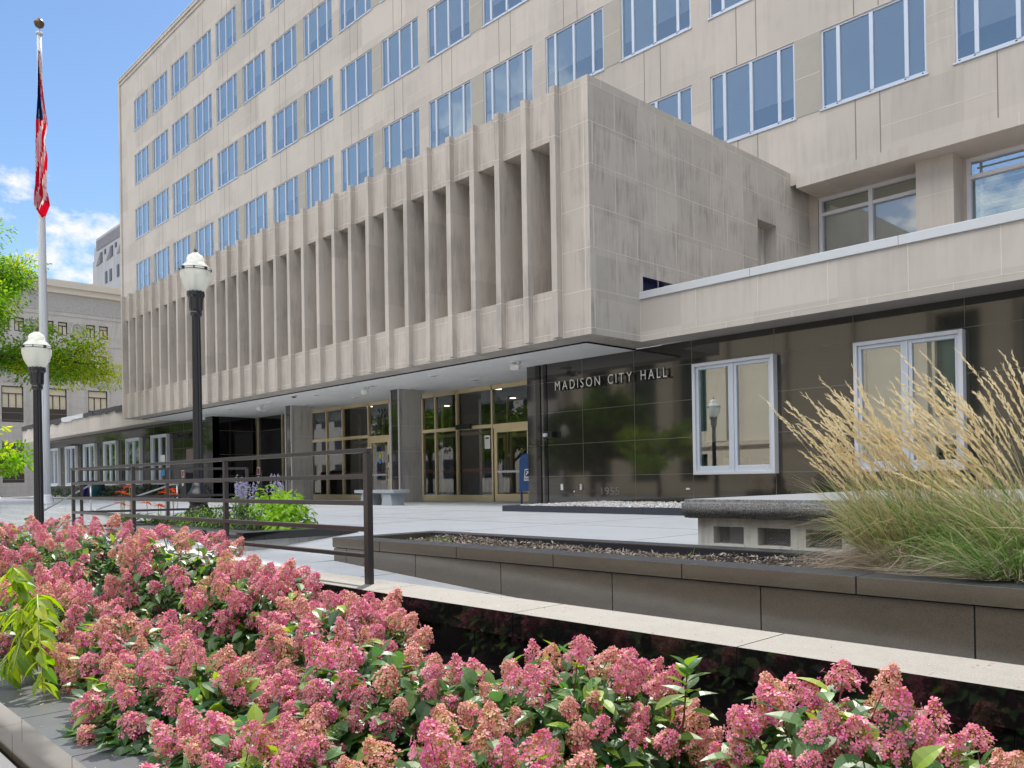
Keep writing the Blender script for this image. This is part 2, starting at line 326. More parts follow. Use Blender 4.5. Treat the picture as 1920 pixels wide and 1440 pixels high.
struct(m, 'plaza', [CONC, JOINT])
m = M(); zz = [pz(-8.42, 5), pz(3, 5)]
m.quad((-8.43, 4.07, zz[0]), (3, 4.07, zz[1]), (3, 5.15, zz[1]), (-8.43, 5.15, zz[0]))
for x in (-7.2, -5.7, -4.2): m.box(x-.006, x+.006, 4.08, 5.12, pz(x, 5)-.05, pz(x, 5)+.002, 1)
struct(m, 'ramp', [CONC, JOINT])
m = M()
for k in range(5): m.box(-75, -15.6, 8.4-.34*(k+1), 8.4-.34*k-.002*(k > 0), -1, -.155*(k+1))
struct(m, 'plaza_steps', CONC)
# ================================================================== CITY HALL
CH = empty('city_hall', (-30, 22.74, 0), 'large mid-century limestone city hall with finned projecting box over a black granite entrance', 'building')
YM = 22.74; BX0, P = -64.7, 7.17; WW, WH, BOX = 2.84, 2.25, (-41.2, -11.87, 13.76, 9.56)
sills = [11.1+4.1*k for k in range(5)]
holes = []; wins = []
for k in range(11):
    for off in (0, 3.64):
        x0 = BX0+P*k+off
        for s in sills: holes.append((x0, x0+WW, s, s+WH)); wins.append((x0, s, k))
m = M(); XR = 20
wallx(m, -67.6, XR, 9.18, 32.15, YM, holes, .24, 0)
# grey-green piers between the two windows of a pair, slightly recessed panels on the surface
for k in range(11):
    for s in sills:
        xa = BX0+P*k+WW+.02; m.box(xa, xa+.76, YM-.012, YM+.001, s, s+WH, 2)
        m.box(xa, xa+.76, YM-.014, YM, s+1.1, s+1.115, 1)
for j, s in enumerate(sills):
    zt, zb = s-.04, (sills[j-1]+WH if j else 9.34)
    for k in range(11):
        x0 = BX0+P*k
        for q in (.95, 1.62, 4.6, 5.27): m.box(x0+q-.014, x0+q+.014, YM-.003, YM+.001, zb+.03, zt, 3)
        zc = (zt+zb)/2+R.uniform(-.2, .2)
        for a, b in ((1.66, 4.56), (5.3, 8.1)):
            if R.random() < .45: hl(m, x0+a, x0+b, zc, YM)
        for zq in (s+.7, s+1.5): hl(m, x0-.66, x0-.04, zq+R.uniform(-.1, .1), YM)
    hl(m, -67.5, XR, zb+.02, YM, .012, 1)
for k in range(11):                                # top band joints
    for q in (.95, 1.62, 4.6, 5.27): m.box(BX0+P*k+q-.014, BX0+P*k+q+.014, YM-.003, YM+.001, sills[-1]+WH+.05, 31.6, 3)
m.box(-67.72, XR, YM-.13, YM+12, 32.15, 32.36, 0); m.box(-67.75, XR, YM-.16, YM+12.1, 32.36, 32.42, 4)
m.box(-67.6, XR, YM-.06, YM, 31.9, 32.147, 0)
m.quad((-67.6, YM+30, 0), (-67.6, YM, 0), (-67.6, YM, 32.15), (-67.6, YM+30, 32.15), 0)
m.quad((-67.6, YM, 0), (-40, YM, 0), (-40, YM, 9.18), (-67.6, YM, 9.18), 0)
m.box(-67.75, -67.45, YM-.11, YM+.3, .0, 32.147, 0)
m.box(XR-.1, XR+.2, YM+.1, YM+30, 0, 32.1, 0)
m.box(-11.6, XR, YM-.16, YM+1.4, 9.02, 9.34, 0)       # ledge over the recessed lower windows
for x in (-11.2, -5.9, -2.2): m.box(x-.008, x+.008, YM-.164, YM-.1, 9.03, 9.342, 1)
build(m, 'main_wall', [STONE, MORTL, GREENP, JOINT, COPE], CH)
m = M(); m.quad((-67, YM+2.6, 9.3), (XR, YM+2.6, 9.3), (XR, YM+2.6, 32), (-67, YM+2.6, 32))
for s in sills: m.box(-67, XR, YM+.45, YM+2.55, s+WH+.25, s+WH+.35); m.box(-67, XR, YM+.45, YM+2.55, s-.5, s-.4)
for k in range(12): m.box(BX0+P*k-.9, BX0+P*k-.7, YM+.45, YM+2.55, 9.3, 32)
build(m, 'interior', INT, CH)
# --- windows
fr = M(); D0, D1 = .12, .2
def frame(m, W_, Hh, mull, t=.055, bt=.09, d0=.03, d1=.1):
    m.box(0, t, d0, d1, 0, Hh); m.box(W_-t, W_, d0, d1, 0, Hh); m.box(t, W_-t, d0, d1, 0, bt); m.box(t, W_-t, d0, d1, Hh-t, Hh)
    for x in mull: m.box(x-.05, x+.05, d0-.02, d1, bt, Hh-t)
MU = (.50, 1.42, 2.34)
frame(fr, WW, WH, MU); fr.box(-.05, WW+.05, -.035, .028, -.04, .004); 
for x in (.1, .45, 1.37, 2.30, 2.74): fr.box(x-.02, x+.02, -.002, .01, .02, .05, 1)
W0 = bpy.data.objects
def child_at(m, name, mats, parent, loc):           # local-coordinate mesh under a parent
    me = bpy.data.meshes.new(name); me.from_pydata(m.v, [], m.f)
    for k in (mats if isinstance(mats, (list, tuple)) else [mats]): me.materials.append(k)
    me.polygons.foreach_set('material_index', m.m); me.update()
    o = bpy.data.objects.new(name, me); C.objects.link(o); o.parent = parent; o.location = loc; return o
gl = M(); gl.quad((.05, .07, .08), (WW-.05, .07, .08), (WW-.05, .07, WH-.05), (.05, .07, WH-.05))
def blindmesh(hs):
    b = M(); xs = [.07]+list(MU)+[WW-.07]
    for i, h in enumerate(hs):
        if h > 0: b.box(xs[i]+.03, xs[i+1]-.03, .105, .12, WH-.05-h*(WH-.12), WH-.05)
    return b
BL = [blindmesh(h) for h in ((.62, .66, .66, .62), (.75, .98, .7, .72), (.6, .62, .98, .98), (.98, .72, .5, .5), (.7, .7, .98, .6), (.98, .98, .98, .98))]
loc0 = wl(CH); first = {}; nwin = 0
for (x0, s, k) in wins:
    q = r2.dot(Vector((x0+1.4, YM, s+1.1-H))), u2.dot(Vector((x0+1.4, YM, s+1.1-H))), fw.dot(Vector((x0+1.4, YM, s+1.1-H)))
    px, py = 960+1554*q[0]/q[2], 894-1554*q[1]/q[2]
    if px > 2300 or py < -260 or (k <= 5 and s < 12): continue
    b = R.randrange(6); L = (x0-loc0.x, 0, s)
    if not first:
        f = child_at(fr, 'window', [ALU, BLACKP], CH, L); g = child_at(gl, 'pane', GLASS, f, (0, 0, 0)); first['f'] = f; first['g'] = g
    else:
        f = first['f'].copy(); C.objects.link(f); f.location = L; g = first['g'].copy(); C.objects.link(g); g.parent = f; g.location = (0, 0, 0)
    if b not in first: first[b] = child_at(BL[b], 'blind', BLIND, f, (0, 0, 0))
    else: q = first[b].copy(); C.objects.link(q); q.parent = f; q.location = (0, 0, 0)
    nwin += 1
# plants and box on the sill of one window are parts of that office
m = M()
for x in (-8.9, -8.6, -8.45, -8.3):
    for q in range(5): leaf(m, (x, YM+.3, 11.25), (R.uniform(-.5, .5), 0, 1), (0, -1, 0), .2, .03, .2)
m.box(-9.45, -9.05, YM+.25, YM+.4, 11.2, 11.32, 1)
for q in range(7): leaf(m, (-9.25, YM+.3, 11.3), (R.uniform(-.7, .7), 0, 1), (0, -1, 0), .28, .03, .2)
build(m, 'sill_plant', [MIDG, mat('pale_green_box', (.45, .6, .35))], CH)
# --- recessed lower windows on the right, over the wing roof
m = M(); wallx(m, -12.2, XR, 4.9, 9.3, 23.9, [(-11.6, -8.62, 5.6, 9.0), (-7.5, -3.6, 5.6, 9.0), (-3.3, 3, 5.6, 9.0)], .25)
m.box(-8.5, -7.57, 23.15, 23.897, 4.9, 9.018); m.box(-8.503, -7.567, 23.147, 23.2, 8.05, 8.062, 1)
build(m, 'lower_wall', [STONE, MORTL], CH)
def lowwin(x0, x1, z0, z1, y, tz, mx, louvre=False):
    f = M(); t = .1
    f.box(x0, x0+t, y+.02, y+.14, z0, z1); f.box(x1-t, x1, y+.02, y+.14, z0, z1); f.box(x0+t, x1-t, y+.02, y+.14, z1-t, z1); f.box(x0+t, x1-t, y+.03, y+.13, z0, z0+t)
    f.box(x0+t, x1-t, y, y+.14, tz-.05, tz+.05)
    for x in mx: f.box(x-.06, x+.06, y-.02, y+.14, z0+t, z1-t)
    o = build(f, 'window', ALUW, CH)
    g = M(); g.quad((x0+t, y+.1, z0+t), (x1-t, y+.1, z0+t), (x1-t, y+.1, z1-t), (x0+t, y+.1, z1-t)); build(g, 'pane', GLASS if louvre else GLASSW, o)
    b = M()
    if louvre:
        for i in range(16): b.box(x0+.2, x1-.1, y+.2, y+.27, z0+.15+i*.2, z0+.18+i*.2)
        b.box(x0+.28, x0+.34, y+.16, y+.2, z0+.1, z1-.1)
    else: b.box(x0+.14, x1-.12, y+.2, y+.22, z0+.1, z1-.1)
    build(b, 'blind', BLIND if louvre else CURT, o)
lowwin(-11.58, -8.64, 5.6, 9.0, 23.9, 8.5, (-10.02,)); lowwin(-7.5, -3.62, 5.6, 9.0, 23.9, 8.5, (-5.3,), True)
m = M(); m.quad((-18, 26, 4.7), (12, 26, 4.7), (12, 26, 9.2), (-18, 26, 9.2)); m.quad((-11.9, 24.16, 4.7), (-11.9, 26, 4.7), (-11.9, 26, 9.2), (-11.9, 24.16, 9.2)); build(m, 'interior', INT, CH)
# --- projecting box
x0, x1, yb, zt = BOX; zb = 3.88; m = M(); pit = .9287; xf = [-12.885-pit*k for k in range(31)]
slots = [(xf[i+1]+.085, xf[i]+.085, 5.02, 8.43) for i in range(30)]
wallx(m, x0, x1, zb, zt, yb, [(s_[0], s_[1], s_[2], s_[3]) for s_ in slots], .95, 0, 2)
m.quad((x0, yb+.95, 4.9), (x1-.5, yb+.95, 4.9), (x1-.5, yb+.95, 8.5), (x0, yb+.95, 8.5), 2)
m.quad((x0, YM, zb), (x0, yb, zb), (x0, yb, zt), (x0, YM, zt)); m.quad((x0, yb, zt), (x1, yb, zt), (x1, YM, zt), (x0, YM, zt))
for zq in (9.385, 4.86, 4.02): 
    for (a, b, c, d) in slots: hl(m, a+.086, b-.086, zq, yb)
    hl(m, -12.7, x1, zq, yb)
for (a, b, c, d) in slots: hl(m, a+.086, b-.086, 8.56, yb); vl(m, a+.091, 8.45, 9.5, yb); vl(m, a+.091, 3.9, 5.0, yb)
for j, zq in enumerate((8.55, 7.61, 6.69, 5.78)):
    hl(m, -12.7, x1, zq, yb); vl(m, -12.01, zq+.01 if j else zq, (9.38, 8.54, 7.6, 6.68)[j], yb)
vl(m, -12.7, 3.9, 9.5, yb); vl(m, -12.01, 4.88, 5.76, yb)
build(m, 'fin_box', [STONEB, MORTL, STONEB], CH)
fm = M(); fm.box(0, .17, 13.6, 14.70, 3.9, 9.575)
fm.box(-.003, .173, 13.597, 13.77, 9.385, 9.399, 1); fm.box(-.003, .173, 13.597, 13.9, 8.43, 8.443, 1); fm.box(-.003, .173, 13.597, 13.9, 4.955, 4.968, 1)
fm.v = [(a, b-loc0.y, c) for a, b, c in fm.v]
f0 = None
for x in xf:
    if f0 is None: f0 = child_at(fm, 'fin', [STONEB, MORTL], CH, (x-loc0.x, 0, 0))
    else: f = f0.copy(); C.objects.link(f); f.location = (x-loc0.x, 0, 0)
# side wall of the box (facing +X) with its slit recess
m = M(); Xs = x1; ys_ = [13.76, 15.5, 15.62, 16.85, 20.86, 21.9, 22.74]; zs_ = [3.88, 5.03, 5.42, 7.85, 9.56]
for i in range(6):
    for j in range(4):
        cy, cz = (ys_[i]+ys_[i+1])/2, (zs_[j]+zs_[j+1])/2
        if 20.86 < cy < 21.9 and 5.03 < cz < 7.85: continue
        if 15.62 < cy < 16.85 and 5.03 < cz < 5.42: continue
        if cy > 15.5 and cz < 5.03: continue
        m.quad((Xs, ys_[i], zs_[j]), (Xs, ys_[i+1], zs_[j]), (Xs, ys_[i+1], zs_[j+1]), (Xs, ys_[i], zs_[j+1]))
m.quad((Xs, 22.74, 7.85), (Xs, 24, 7.85), (Xs, 24, 9.3), (Xs, 22.74, 9.3)); m.quad((Xs, 22.74, 4.9), (Xs, 24, 4.9), (Xs, 24, 7.85), (Xs, 22.74, 7.85))
m.quad((Xs-.4, 20.86, 5), (Xs-.4, 21.9, 5), (Xs-.4, 21.9, 7.85), (Xs-.4, 20.86, 7.85)); m.quad((Xs, 20.86, 7.85), (Xs-.4, 20.86, 7.85), (Xs-.4, 21.9, 7.85), (Xs, 21.9, 7.85)); m.quad((Xs, 20.86, 5), (Xs, 20.86, 7.85), (Xs-.4, 20.86, 7.85), (Xs-.4, 20.86, 5)); m.quad((Xs, 21.9, 5), (Xs-.4, 21.9, 5), (Xs-.4, 21.9, 7.85), (Xs, 21.9, 7.85))
m.quad((Xs-.3, 15.6, 5), (Xs-.3, 16.87, 5), (Xs-.3, 16.87, 5.5), (Xs-.3, 15.6, 5.5), 2); m.quad((Xs, 15.62, 5.42), (Xs-.3, 15.62, 5.42), (Xs-.3, 16.85, 5.42), (Xs, 16.85, 5.42), 2)
zc = [9.38, 8.56, 7.63, 6.7, 5.79, 4.87, 4.02]
for j, zq in enumerate(zc):
    yend = 24 if zq > 5 else 15.5
    m.box(Xs-.001, Xs+.003, 13.77, yend if not (5.03 < zq < 7.85) else 20.86, zq-.007, zq+.007, 1)
    if 5.03 < zq < 7.85: m.box(Xs-.001, Xs+.003, 21.9, yend, zq-.007, zq+.007, 1)
    if j < 6:
        for q in range(-1, 8):
            y = 14.66+1.55*q-(.78 if j % 2 else 0) if j else 14.66+1.55*q
            if j == 5 and y > 15.4: continue
            if 13.8 < y < 24 and not (zc[j+1] < 7.8 and 20.8 < y < 21.95): m.box(Xs-.001, Xs+.003, y-.007, y+.007, zc[j+1]+.007, zq-.007, 1)
for q in range(9): m.box(Xs-.001, Xs+.003, 14.2+1.4*q-.007, 14.2+1.4*q+.007, 9.39, 9.55, 1)
for zq in (8.56, 6.7, 4.87): m.box(Xs-.001, Xs+.003, 13.9-.006, 13.9+.006, zq-.85, zq-.01, 1)
build(m, 'box_side_wall', [STONED, MORTL, NAVY], CH)
# --- soffit
m = M(); m.quad((x0, yb, zb), (x0, 16.29, zb), (x1, 16.29, zb), (x1, yb, zb)); m.quad((x0, 16.29, zb), (x0, 18.6, zb), (x1-4.5, 18.6, zb), (x1-4.5, 16.29, zb))
for k in range(20): m.box(x0+1.5*k, x0+1.5*k+.01, 13.78, 14.44, zb-.002, zb+.01, 1)
m.box(-12.6, x1-.02, 14.9, 14.91, zb-.002, zb+.01, 1)
build(m, 'stone_soffit', [STONEB, JOINT], CH)
m = M(); m.box(-40.5, -12.64, 14.47, 18.55, zb-.03, zb-.006); m.box(-40.53, -12.61, 14.44, 14.47, zb-.034, zb-.002, 1); m.box(-12.64, -12.61, 14.47, 16.28, zb-.034, zb-.002, 1)
build(m, 'soffit', [SOFF, DJ], CH)
for i, x in enumerate([-15.9, -19.38, -22.6, -26.1, -29.5, -33.0]):
    for y in (15.3, 16.95):
        m = M(); m.lathe((x, y, zb-.055), [(.02, .0), (.12, .0), (.16, .012), (.16, .03)], 18); 
        m.lathe((x, y, zb-.06), [(.0, .0), (.09, .003), (.1, .02)], 18, 1); build(m, 'downlight', [SOFF, INTL], CH, smooth=True)
# security lights and dome camera under the soffit
for (x, y) in ((-15.75, 15.3), (-23.1, 15.45), (-30.6, 15.5), (-36.2, 15.6)):
    m = M(); m.lathe((x, y, zb-.10), [(.06, 0), (.06, .07)], 12); a = build(m, 'floodlight', WHITEP, CH)
    m = M(); m.box(x-.06, x+.16, y-.17, y-.06, zb-.28, zb-.14); m.box(x-.16, x-.03, y-.16, y-.05, zb-.26, zb-.12); m.tube([(x, y, zb-.1), (x, y-.09, zb-.18)], .02, 6); build(m, 'lamp_head', [WHITEP, BLACKP], a, bevel=.012)
m = M(); m.lathe((-26.7, 14.75, zb-.13), [(.02, 0), (.08, .02), (.1, .05)], 14, 1); m.lathe((-26.7, 14.75, zb-.08), [(.13, 0), (.13, .05)], 16); build(m, 'dome_camera', [WHITEP, BLACKP], CH)
# --- low wings: fascia, coping, roof
m = M()
def fascia(a, b):
    m.box(a, b, 15.5, 16.2, 3.88, 4.855)
    m.quad((a, 16.2, 3.878), (b, 16.2, 3.878), (b, 16.45, 3.878), (a, 16.45, 3.878))
    m.box(a, b, 16.2, 24, 4.6, 4.8)
    hl(m, a, b, 4.005, 15.5)
    x = a+1.52 if a > -20 else a+.7
    while x < b: vl(m, x, 4.01, 4.85, 15.5, .014); vl(m, x-.75, 3.89, 4.0, 15.5, .014); x += 1.5
fascia(-11.868, 8)
build(m, 'wing_fascia', [STONE, MORTL], CH)
m = M(); m.box(-11.866, 8, 15.46, 15.95, 4.857, 5.03)
for x in (-9, -6, -3): m.box(x-.006, x+.006, 15.457, 15.7, 4.86, 5.032, 1)
build(m, 'coping', [COPE, JOINT], CH, bevel=.01)
m = M(); fascia(-66.8, -41.21); build(m, 'wing_fascia', [STONE, MORTL], CH)
m = M()                                             # torn roofing edge of the left wing
x = -66.8; 
while x < -41.3:
    L_ = R.uniform(.8, 2.2); a, b = x, min(x+L_, -41.25); d0, d1 = R.uniform(0, .16), R.uniform(0, .16)
    m.poly([(a, 15.44, 5.06+R.uniform(-.05, .03)), (a, 15.44, 4.84-d0), ((a+b)/2, 15.41, 4.84-R.uniform(0, .2)), (b, 15.44, 4.84-d1), (b, 15.44, 5.05)], (0, .5, .06), 0 if R.random() < .8 else 1); x = b+R.choice((0, .01, .12))
build(m, 'torn_roof_edge', [DARKTAR, POLE], CH)
# --- granite walls
def granite(name, a, b, wins_, mats=GRAN):
    m = M(); wallx(m, a, b, 0, 3.875, 16.29, wins_, .3)
    for zq in (.79, 1.64, 2.51, 3.34): 
        xs = a
        cuts = sorted([(h[0], h[1]) for h in wins_ if h[2] < zq < h[3]])
        for c_ in cuts: hl(m, xs, c_[0], zq, 16.29, .009, 1, .002); xs = c_[1]
        hl(m, xs, b, zq, 16.29, .009, 1, .002)
    return m
rw = [(-10.91+.1+3.75*k, -8.87-.1+3.75*k, .86, 3.2) for k in range(4)]
m = granite('g', -16.45, 8, rw)
for x in (-15.86, -14.4, -12.7, -11.01, -8.93, -7.22, -5.18, -3.4):
    for a, b in ((0, .78), (.8, 1.63), (1.65, 2.5), (2.52, 3.33), (3.35, 3.87)):
        if not any(h[0]-.1 < x < h[1]+.1 and h[3] > a+.1 and h[2] < b-.1 for h in rw): vl(m, x, a, b, 16.29, .009, 1, .003)
m.box(-16.1, -15.93, 16.262, 16.2905, 0, 3.87, 2); m.box(-15.79, -15.68, 16.268, 16.2905, 0, 3.87, 2)
m.quad((-16.45, 18.4, 0), (-16.45, 16.29, 0), (-16.45, 16.29, 3.87), (-16.45, 18.4, 3.87))
build(m, 'granite_wall', [GRAN, GJ, GRANB], CH)
lw_ = [(-44.19+.1-3.73*k, -42.1-.05-3.73*k, .86, 3.2) for k in range(6)]
m = granite('g', -66.6, -37.6, lw_)
for x in [-38.6, -40.3, -41.95]+[q[0]-.1 for q in lw_]+[q[0]-.9 for q in lw_]:
    vl(m, x, 0, 3.87 if not 0 else 1, 16.29, .009, 1, .003)
build(m, 'granite_wall', [GRAN, GJ], CH)
def box_window(x0, x1, z0, z1, nm='window'):
    f = M(); y0, y1 = 16.12, 16.4; t = .075
    f.box(x0, x0+t, y0, y1, z0, z1); f.box(x1-t, x1, y0, y1, z0, z1); f.box(x0+t, x1-t, y0, y1, z1-t, z1); f.box(x0+t, x1-t, y0, y1, z0, z0+t)
    xm = (x0+x1)/2; f.box(xm-.035, xm+.035, y0+.03, y1, z0+t, z1-t, 1)
    for a, b in ((x0+t, xm-.035), (xm+.035, x1-t)):
        s = .07; f.box(a, a+s, y0+.05, y1-.05, z0+t, z1-t, 1); f.box(b-s, b, y0+.05, y1-.05, z0+t, z1-t, 1); f.box(a+s, b-s, y0+.05, y1-.05, z1-t-s, z1-t, 1); f.box(a+s, b-s, y0+.05, y1-.05, z0+t, z0+t+s+.05, 1)
    o = build(f, nm, [POLE, ALU], CH, bevel=.008)
    g = M(); g.quad((x0+t, 16.22, z0+t), (x1-t, 16.22, z0+t), (x1-t, 16.22, z1-t), (x0+t, 16.22, z1-t)); build(g, 'pane', GLASSW, o)
    return o
def room(o, x0, x1, h):
    b = M(); b.box(x0+.15, x1-.15, 16.44, 16.46, 3.2-h, 3.2); build(b, 'blind', CURT, o)
    c = M(); c.box(x0+.06, x1-.06, 17.35, 17.4, .7, 3.3); c.box(x0+.02, x0+.06, 16.42, 17.4, .7, 3.3); c.box(x1-.06, x1-.02, 16.42, 17.4, .7, 3.3); c.box(x0+.06, x1-.06, 16.42, 17.35, 3.24, 3.3); c.box(x0+.1, x1-.1, 16.42, 17.35, .78, .84); c.box(x0+.3, x0+.8, 16.9, 17.2, .84, 1.15, 1); c.box(x1-.7, x1-.3, 16.8, 17.1, .84, 1.05, 1); build(c, 'office_interior', [INTL, WHITEP], o)
for k, (x0_, x1_) in enumerate(((-10.91, -8.87), (-7.16, -5.17), (-3.41, -1.4))):
    o = box_window(x0_, x1_, .76, 3.3); room(o, x0_, x1_, (1.7, 2.1, 1.2)[k])
for k in range(6):
    o = box_window(-44.19-3.73*k, -42.05-3.73*k, .76, 3.3); room(o, -44.19-3.73*k, -42.05-3.73*k, R.choice((.5, 1.3, 2.2)))
    if k == 0:
        m = M(); m.box(-42.95, -42.35, 16.16, 16.165, 1.75, 2.25); m.box(-42.9, -42.4, 16.16, 16.165, 1.2, 1.6, 1); build(m, 'notice', [WHITEP, CYAN], o)
# --- entrance recess
m = M(); m.quad((-37, 18.4, 0), (-37, 16.29, 0), (-37, 16.29, 3.88), (-37, 18.4, 3.88)); m.box(-37.6, -37, 16.285, 16.6, 0, 3.87)
for zq in (1.1, 2.1, 3.2): m.box(-37.0, -36.997, 16.6, 18.4, zq-.006, zq+.006, 1)
m.quad((-37, 18.42, 0), (-31.9, 18.42, 0), (-31.9, 18.42, 3.88), (-37, 18.42, 3.88))
for zq in (1.1, 2.1, 3.2): hl(m, -37, -31.9, zq, 18.42, .01)
build(m, 'black_recess_wall', [GRANB, GJ], CH)
# glazed screen
Yg = 18.4; m = M(); 
def mull(x, w_=.07, d=.12): m.box(x-w_/2, x+w_/2, Yg-d/2, Yg+d/2, .0, 3.83)
for x in (-36.75, -34.35, -31.75, -30.54, -29.3, -27.42, -25.98, -24.8, -23.95, -23.2, -22.02, -20.2, -18.4, -16.55): mull(x)
for a, b in ((-31.71, -27.46), (-23.91, -20.24)): m.box(a, b, Yg-.05, Yg+.05, 2.44, 2.56)
m.box(-27.38, -24, Yg-.05, Yg+.05, 2.36, 2.5); m.box(-20.16, -16.6, Yg-.05, Yg+.05, 2.4, 2.55)
m.box(-31.7, -27.46, Yg-.055, Yg+.055, .002, .22); m.box(-23.9, -20.24, Yg-.055, Yg+.055, .002, .22); m.box(-25.94, -24, Yg-.055, Yg+.055, .002, .22); m.box(-18.36, -16.59, Yg-.055, Yg+.055, .002, .22)
m.box(-31.7, -16.6, Yg-.06, Yg+.06, 3.7, 3.84)
screen = build(m, 'glazed_screen', BRASS, CH)
m = M()
for a, b in ((-31.7, -27.46), (-25.94, -20.24), (-18.36, -16.6)): m.quad((a, Yg, .2), (b, Yg, .2), (b, Yg, 3.7), (a, Yg, 3.7))
for a, b in ((-27.4, -26), (-20.16, -18.44)): m.quad((a, Yg, 2.5), (b, Yg, 2.5), (b, Yg, 3.7), (a, Yg, 3.7))
build(m, 'glass', GLASSL, screen)
def door(x0, x1, z1, y, handle_x, mats=BRASS, parent=CH, stick=True):
    f = M(); t = .13; f.box(x0, x0+t, y-.03, y+.03, .01, z1); f.box(x1-t, x1, y-.03, y+.03, .01, z1); f.box(x0+t, x1-t, y-.03, y+.03, z1-t, z1); f.box(x0+t, x1-t, y-.03, y+.03, .01, .26); f.box(x0+t, x1-t, y-.028, y+.028, .95, 1.02, 1)
    o = build(f, 'door', [mats, STEEL], parent)
    g = M(); g.quad((x0+t, y, .26), (x1-t, y, .26), (x1-t, y, z1-t), (x0+t, y, z1-t)); build(g, 'pane', GLASSL, o)
    h = M(); h.tube([(handle_x, y-.03, 1.22), (handle_x, y-.11, 1.22), (handle_x, y-.11, .86), (handle_x, y-.03, .86)], .018, 8); h.box(handle_x-.03, handle_x+.03, y-.036, y-.03, 1.45, 1.75); build(h, 'handle', [IRON], o)
    if stick:
        s = M(); xm = (x0+x1)/2
        for zq, mi in ((1.72, 0), (1.5, 1)): s.add([(xm+.09*cos(2*pi*k/14), y-.012, zq+.1*sin(2*pi*k/14)) for k in range(14)], [tuple(range(14))], mi)
        build(s, 'sticker', [YELL, CYAN], o)
    return o
door(-27.37, -26.03, 2.36, Yg, -26.1); door(-20.13, -18.46, 2.4, Yg, -18.53, stick=False)
door(-22.9, -21.6, 2.35, 20.3, -21.7); door(-21.4, -20.2, 2.35, 20.3, -20.3); door(-30.4, -29.2, 2.35, 20.3, -29.3, stick=False)
m = M()                                              # inner lobby
for x in (-31, -29.2, -27.4, -25.2, -23.0, -21.5, -20.1, -18.9, -17.4): m.box(x-.04, x+.04, 20.26, 20.34, 0, 3.7)
m.box(-31.5, -16.8, 20.26, 20.34, 2.4, 2.52); build(m, 'inner_screen', BRASS, CH)
m = M(); m.quad((-31.8, Yg+.06, .004), (-16.5, Yg+.06, .004), (-16.5, 26, .004), (-31.8, 26, .004), 1); m.quad((-31.8, 26, 0), (-16.5, 26, 0), (-16.5, 26, 3.86), (-31.8, 26, 3.86)); m.quad((-31.8, Yg+.06, 3.86), (-31.8, 26, 3.86), (-16.5, 26, 3.86), (-16.5, Yg+.06, 3.86), 0)
m.quad((-16.5, Yg+.06, 0), (-16.5, 26, 0), (-16.5, 26, 3.86), (-16.5, Yg+.06, 3.86)); m.quad((-31.8, Yg+.06, 0), (-31.8, 26, 0), (-31.8, 26, 3.86), (-31.8, Yg+.06, 3.86))
for x in (-28, -24.5, -21, -18): m.box(x-.6, x+.6, 21.5, 21.9, 0, .9, 2)
build(m, 'lobby', [INTL, LFLOOR, INT], CH)
m = M(); m.box(-31.6, -20.3, Yg+.12, Yg+.16, 1.0, 1.12); build(m, 'bar_reflection_strip', BARREFL, CH)  # solid strip in place of a push bar's reflection in the glass
EM = mat('lobby_downlight', (1, .9, .7)); EM.node_tree.nodes['Principled BSDF'].inputs['Emission Color'].default_value = (1, .85, .6, 1); EM.node_tree.nodes['Principled BSDF'].inputs['Emission Strength'].default_value = 1.5
m = M()
for x, y in ((-21.0, 19.4), (-19.2, 21.8), (-23, 22), (-27, 22), (-29, 19.5)): m.lathe((x, y, 3.84), [(.12, 0), (.12, .01)], 12)
build(m, 'lobby_light', EM, CH)
m = M(); m.box(-20.55, -20.28, Yg-.075, Yg-.07, 1.75, 2.2); m.box(-20.5, -20.33, Yg-.078, Yg-.076, 2.08, 2.13, 1); build(m, 'notice', [WHITEP, BLACKP], CH)
m = M(); m.box(-21.95, -21.2, Yg-.16, Yg-.07, 2.46, 2.62); build(m, 'door_sensor', BLACKP, CH)
# street number on the transom glass
t = textmesh('210', .5, .004, .85); shifted(t, (-26.75, Yg-.075, 3.17)); build(t, 'street_number', BLACKP, CH)
t = textmesh('Martin Luther King', .17, .003, .9); shifted(t, (-27.15, Yg-.075, 2.83)); build(t, 'street_name', BLACKP, CH)
# pillars
for x in (-22.88, -30.2):
    m = M(); m.box(x-.5, x, 16.62, 17.5, 0, 3.875); m.box(x-.003, x+.003, 16.62, 17.5, 0, 0, 1)
    for zq in (.87, 1.74, 2.61): m.box(x-.01, x+.003, 16.63, 17.5, zq-.006, zq+.006, 1)
    o = build(m, 'pillar', [STONED, MORTL], CH)
    m = M(); m.box(x-.47, x-.07, 16.575, 16.618, 0, 3.87)
    for zq in (.87, 1.74, 2.61): hl(m, x-.47, x-.07, zq, 16.575, .008)
    build(m, 'granite_facing', [GRAN, GJ], o)
    m = M(); m.box(x-.55, x-.47, 16.55, 16.66, 0, 3.872); m.box(x-.07, x+.012, 16.55, 16.66, 0, 3.872); build(m, 'metal_trim', STEEL, o)
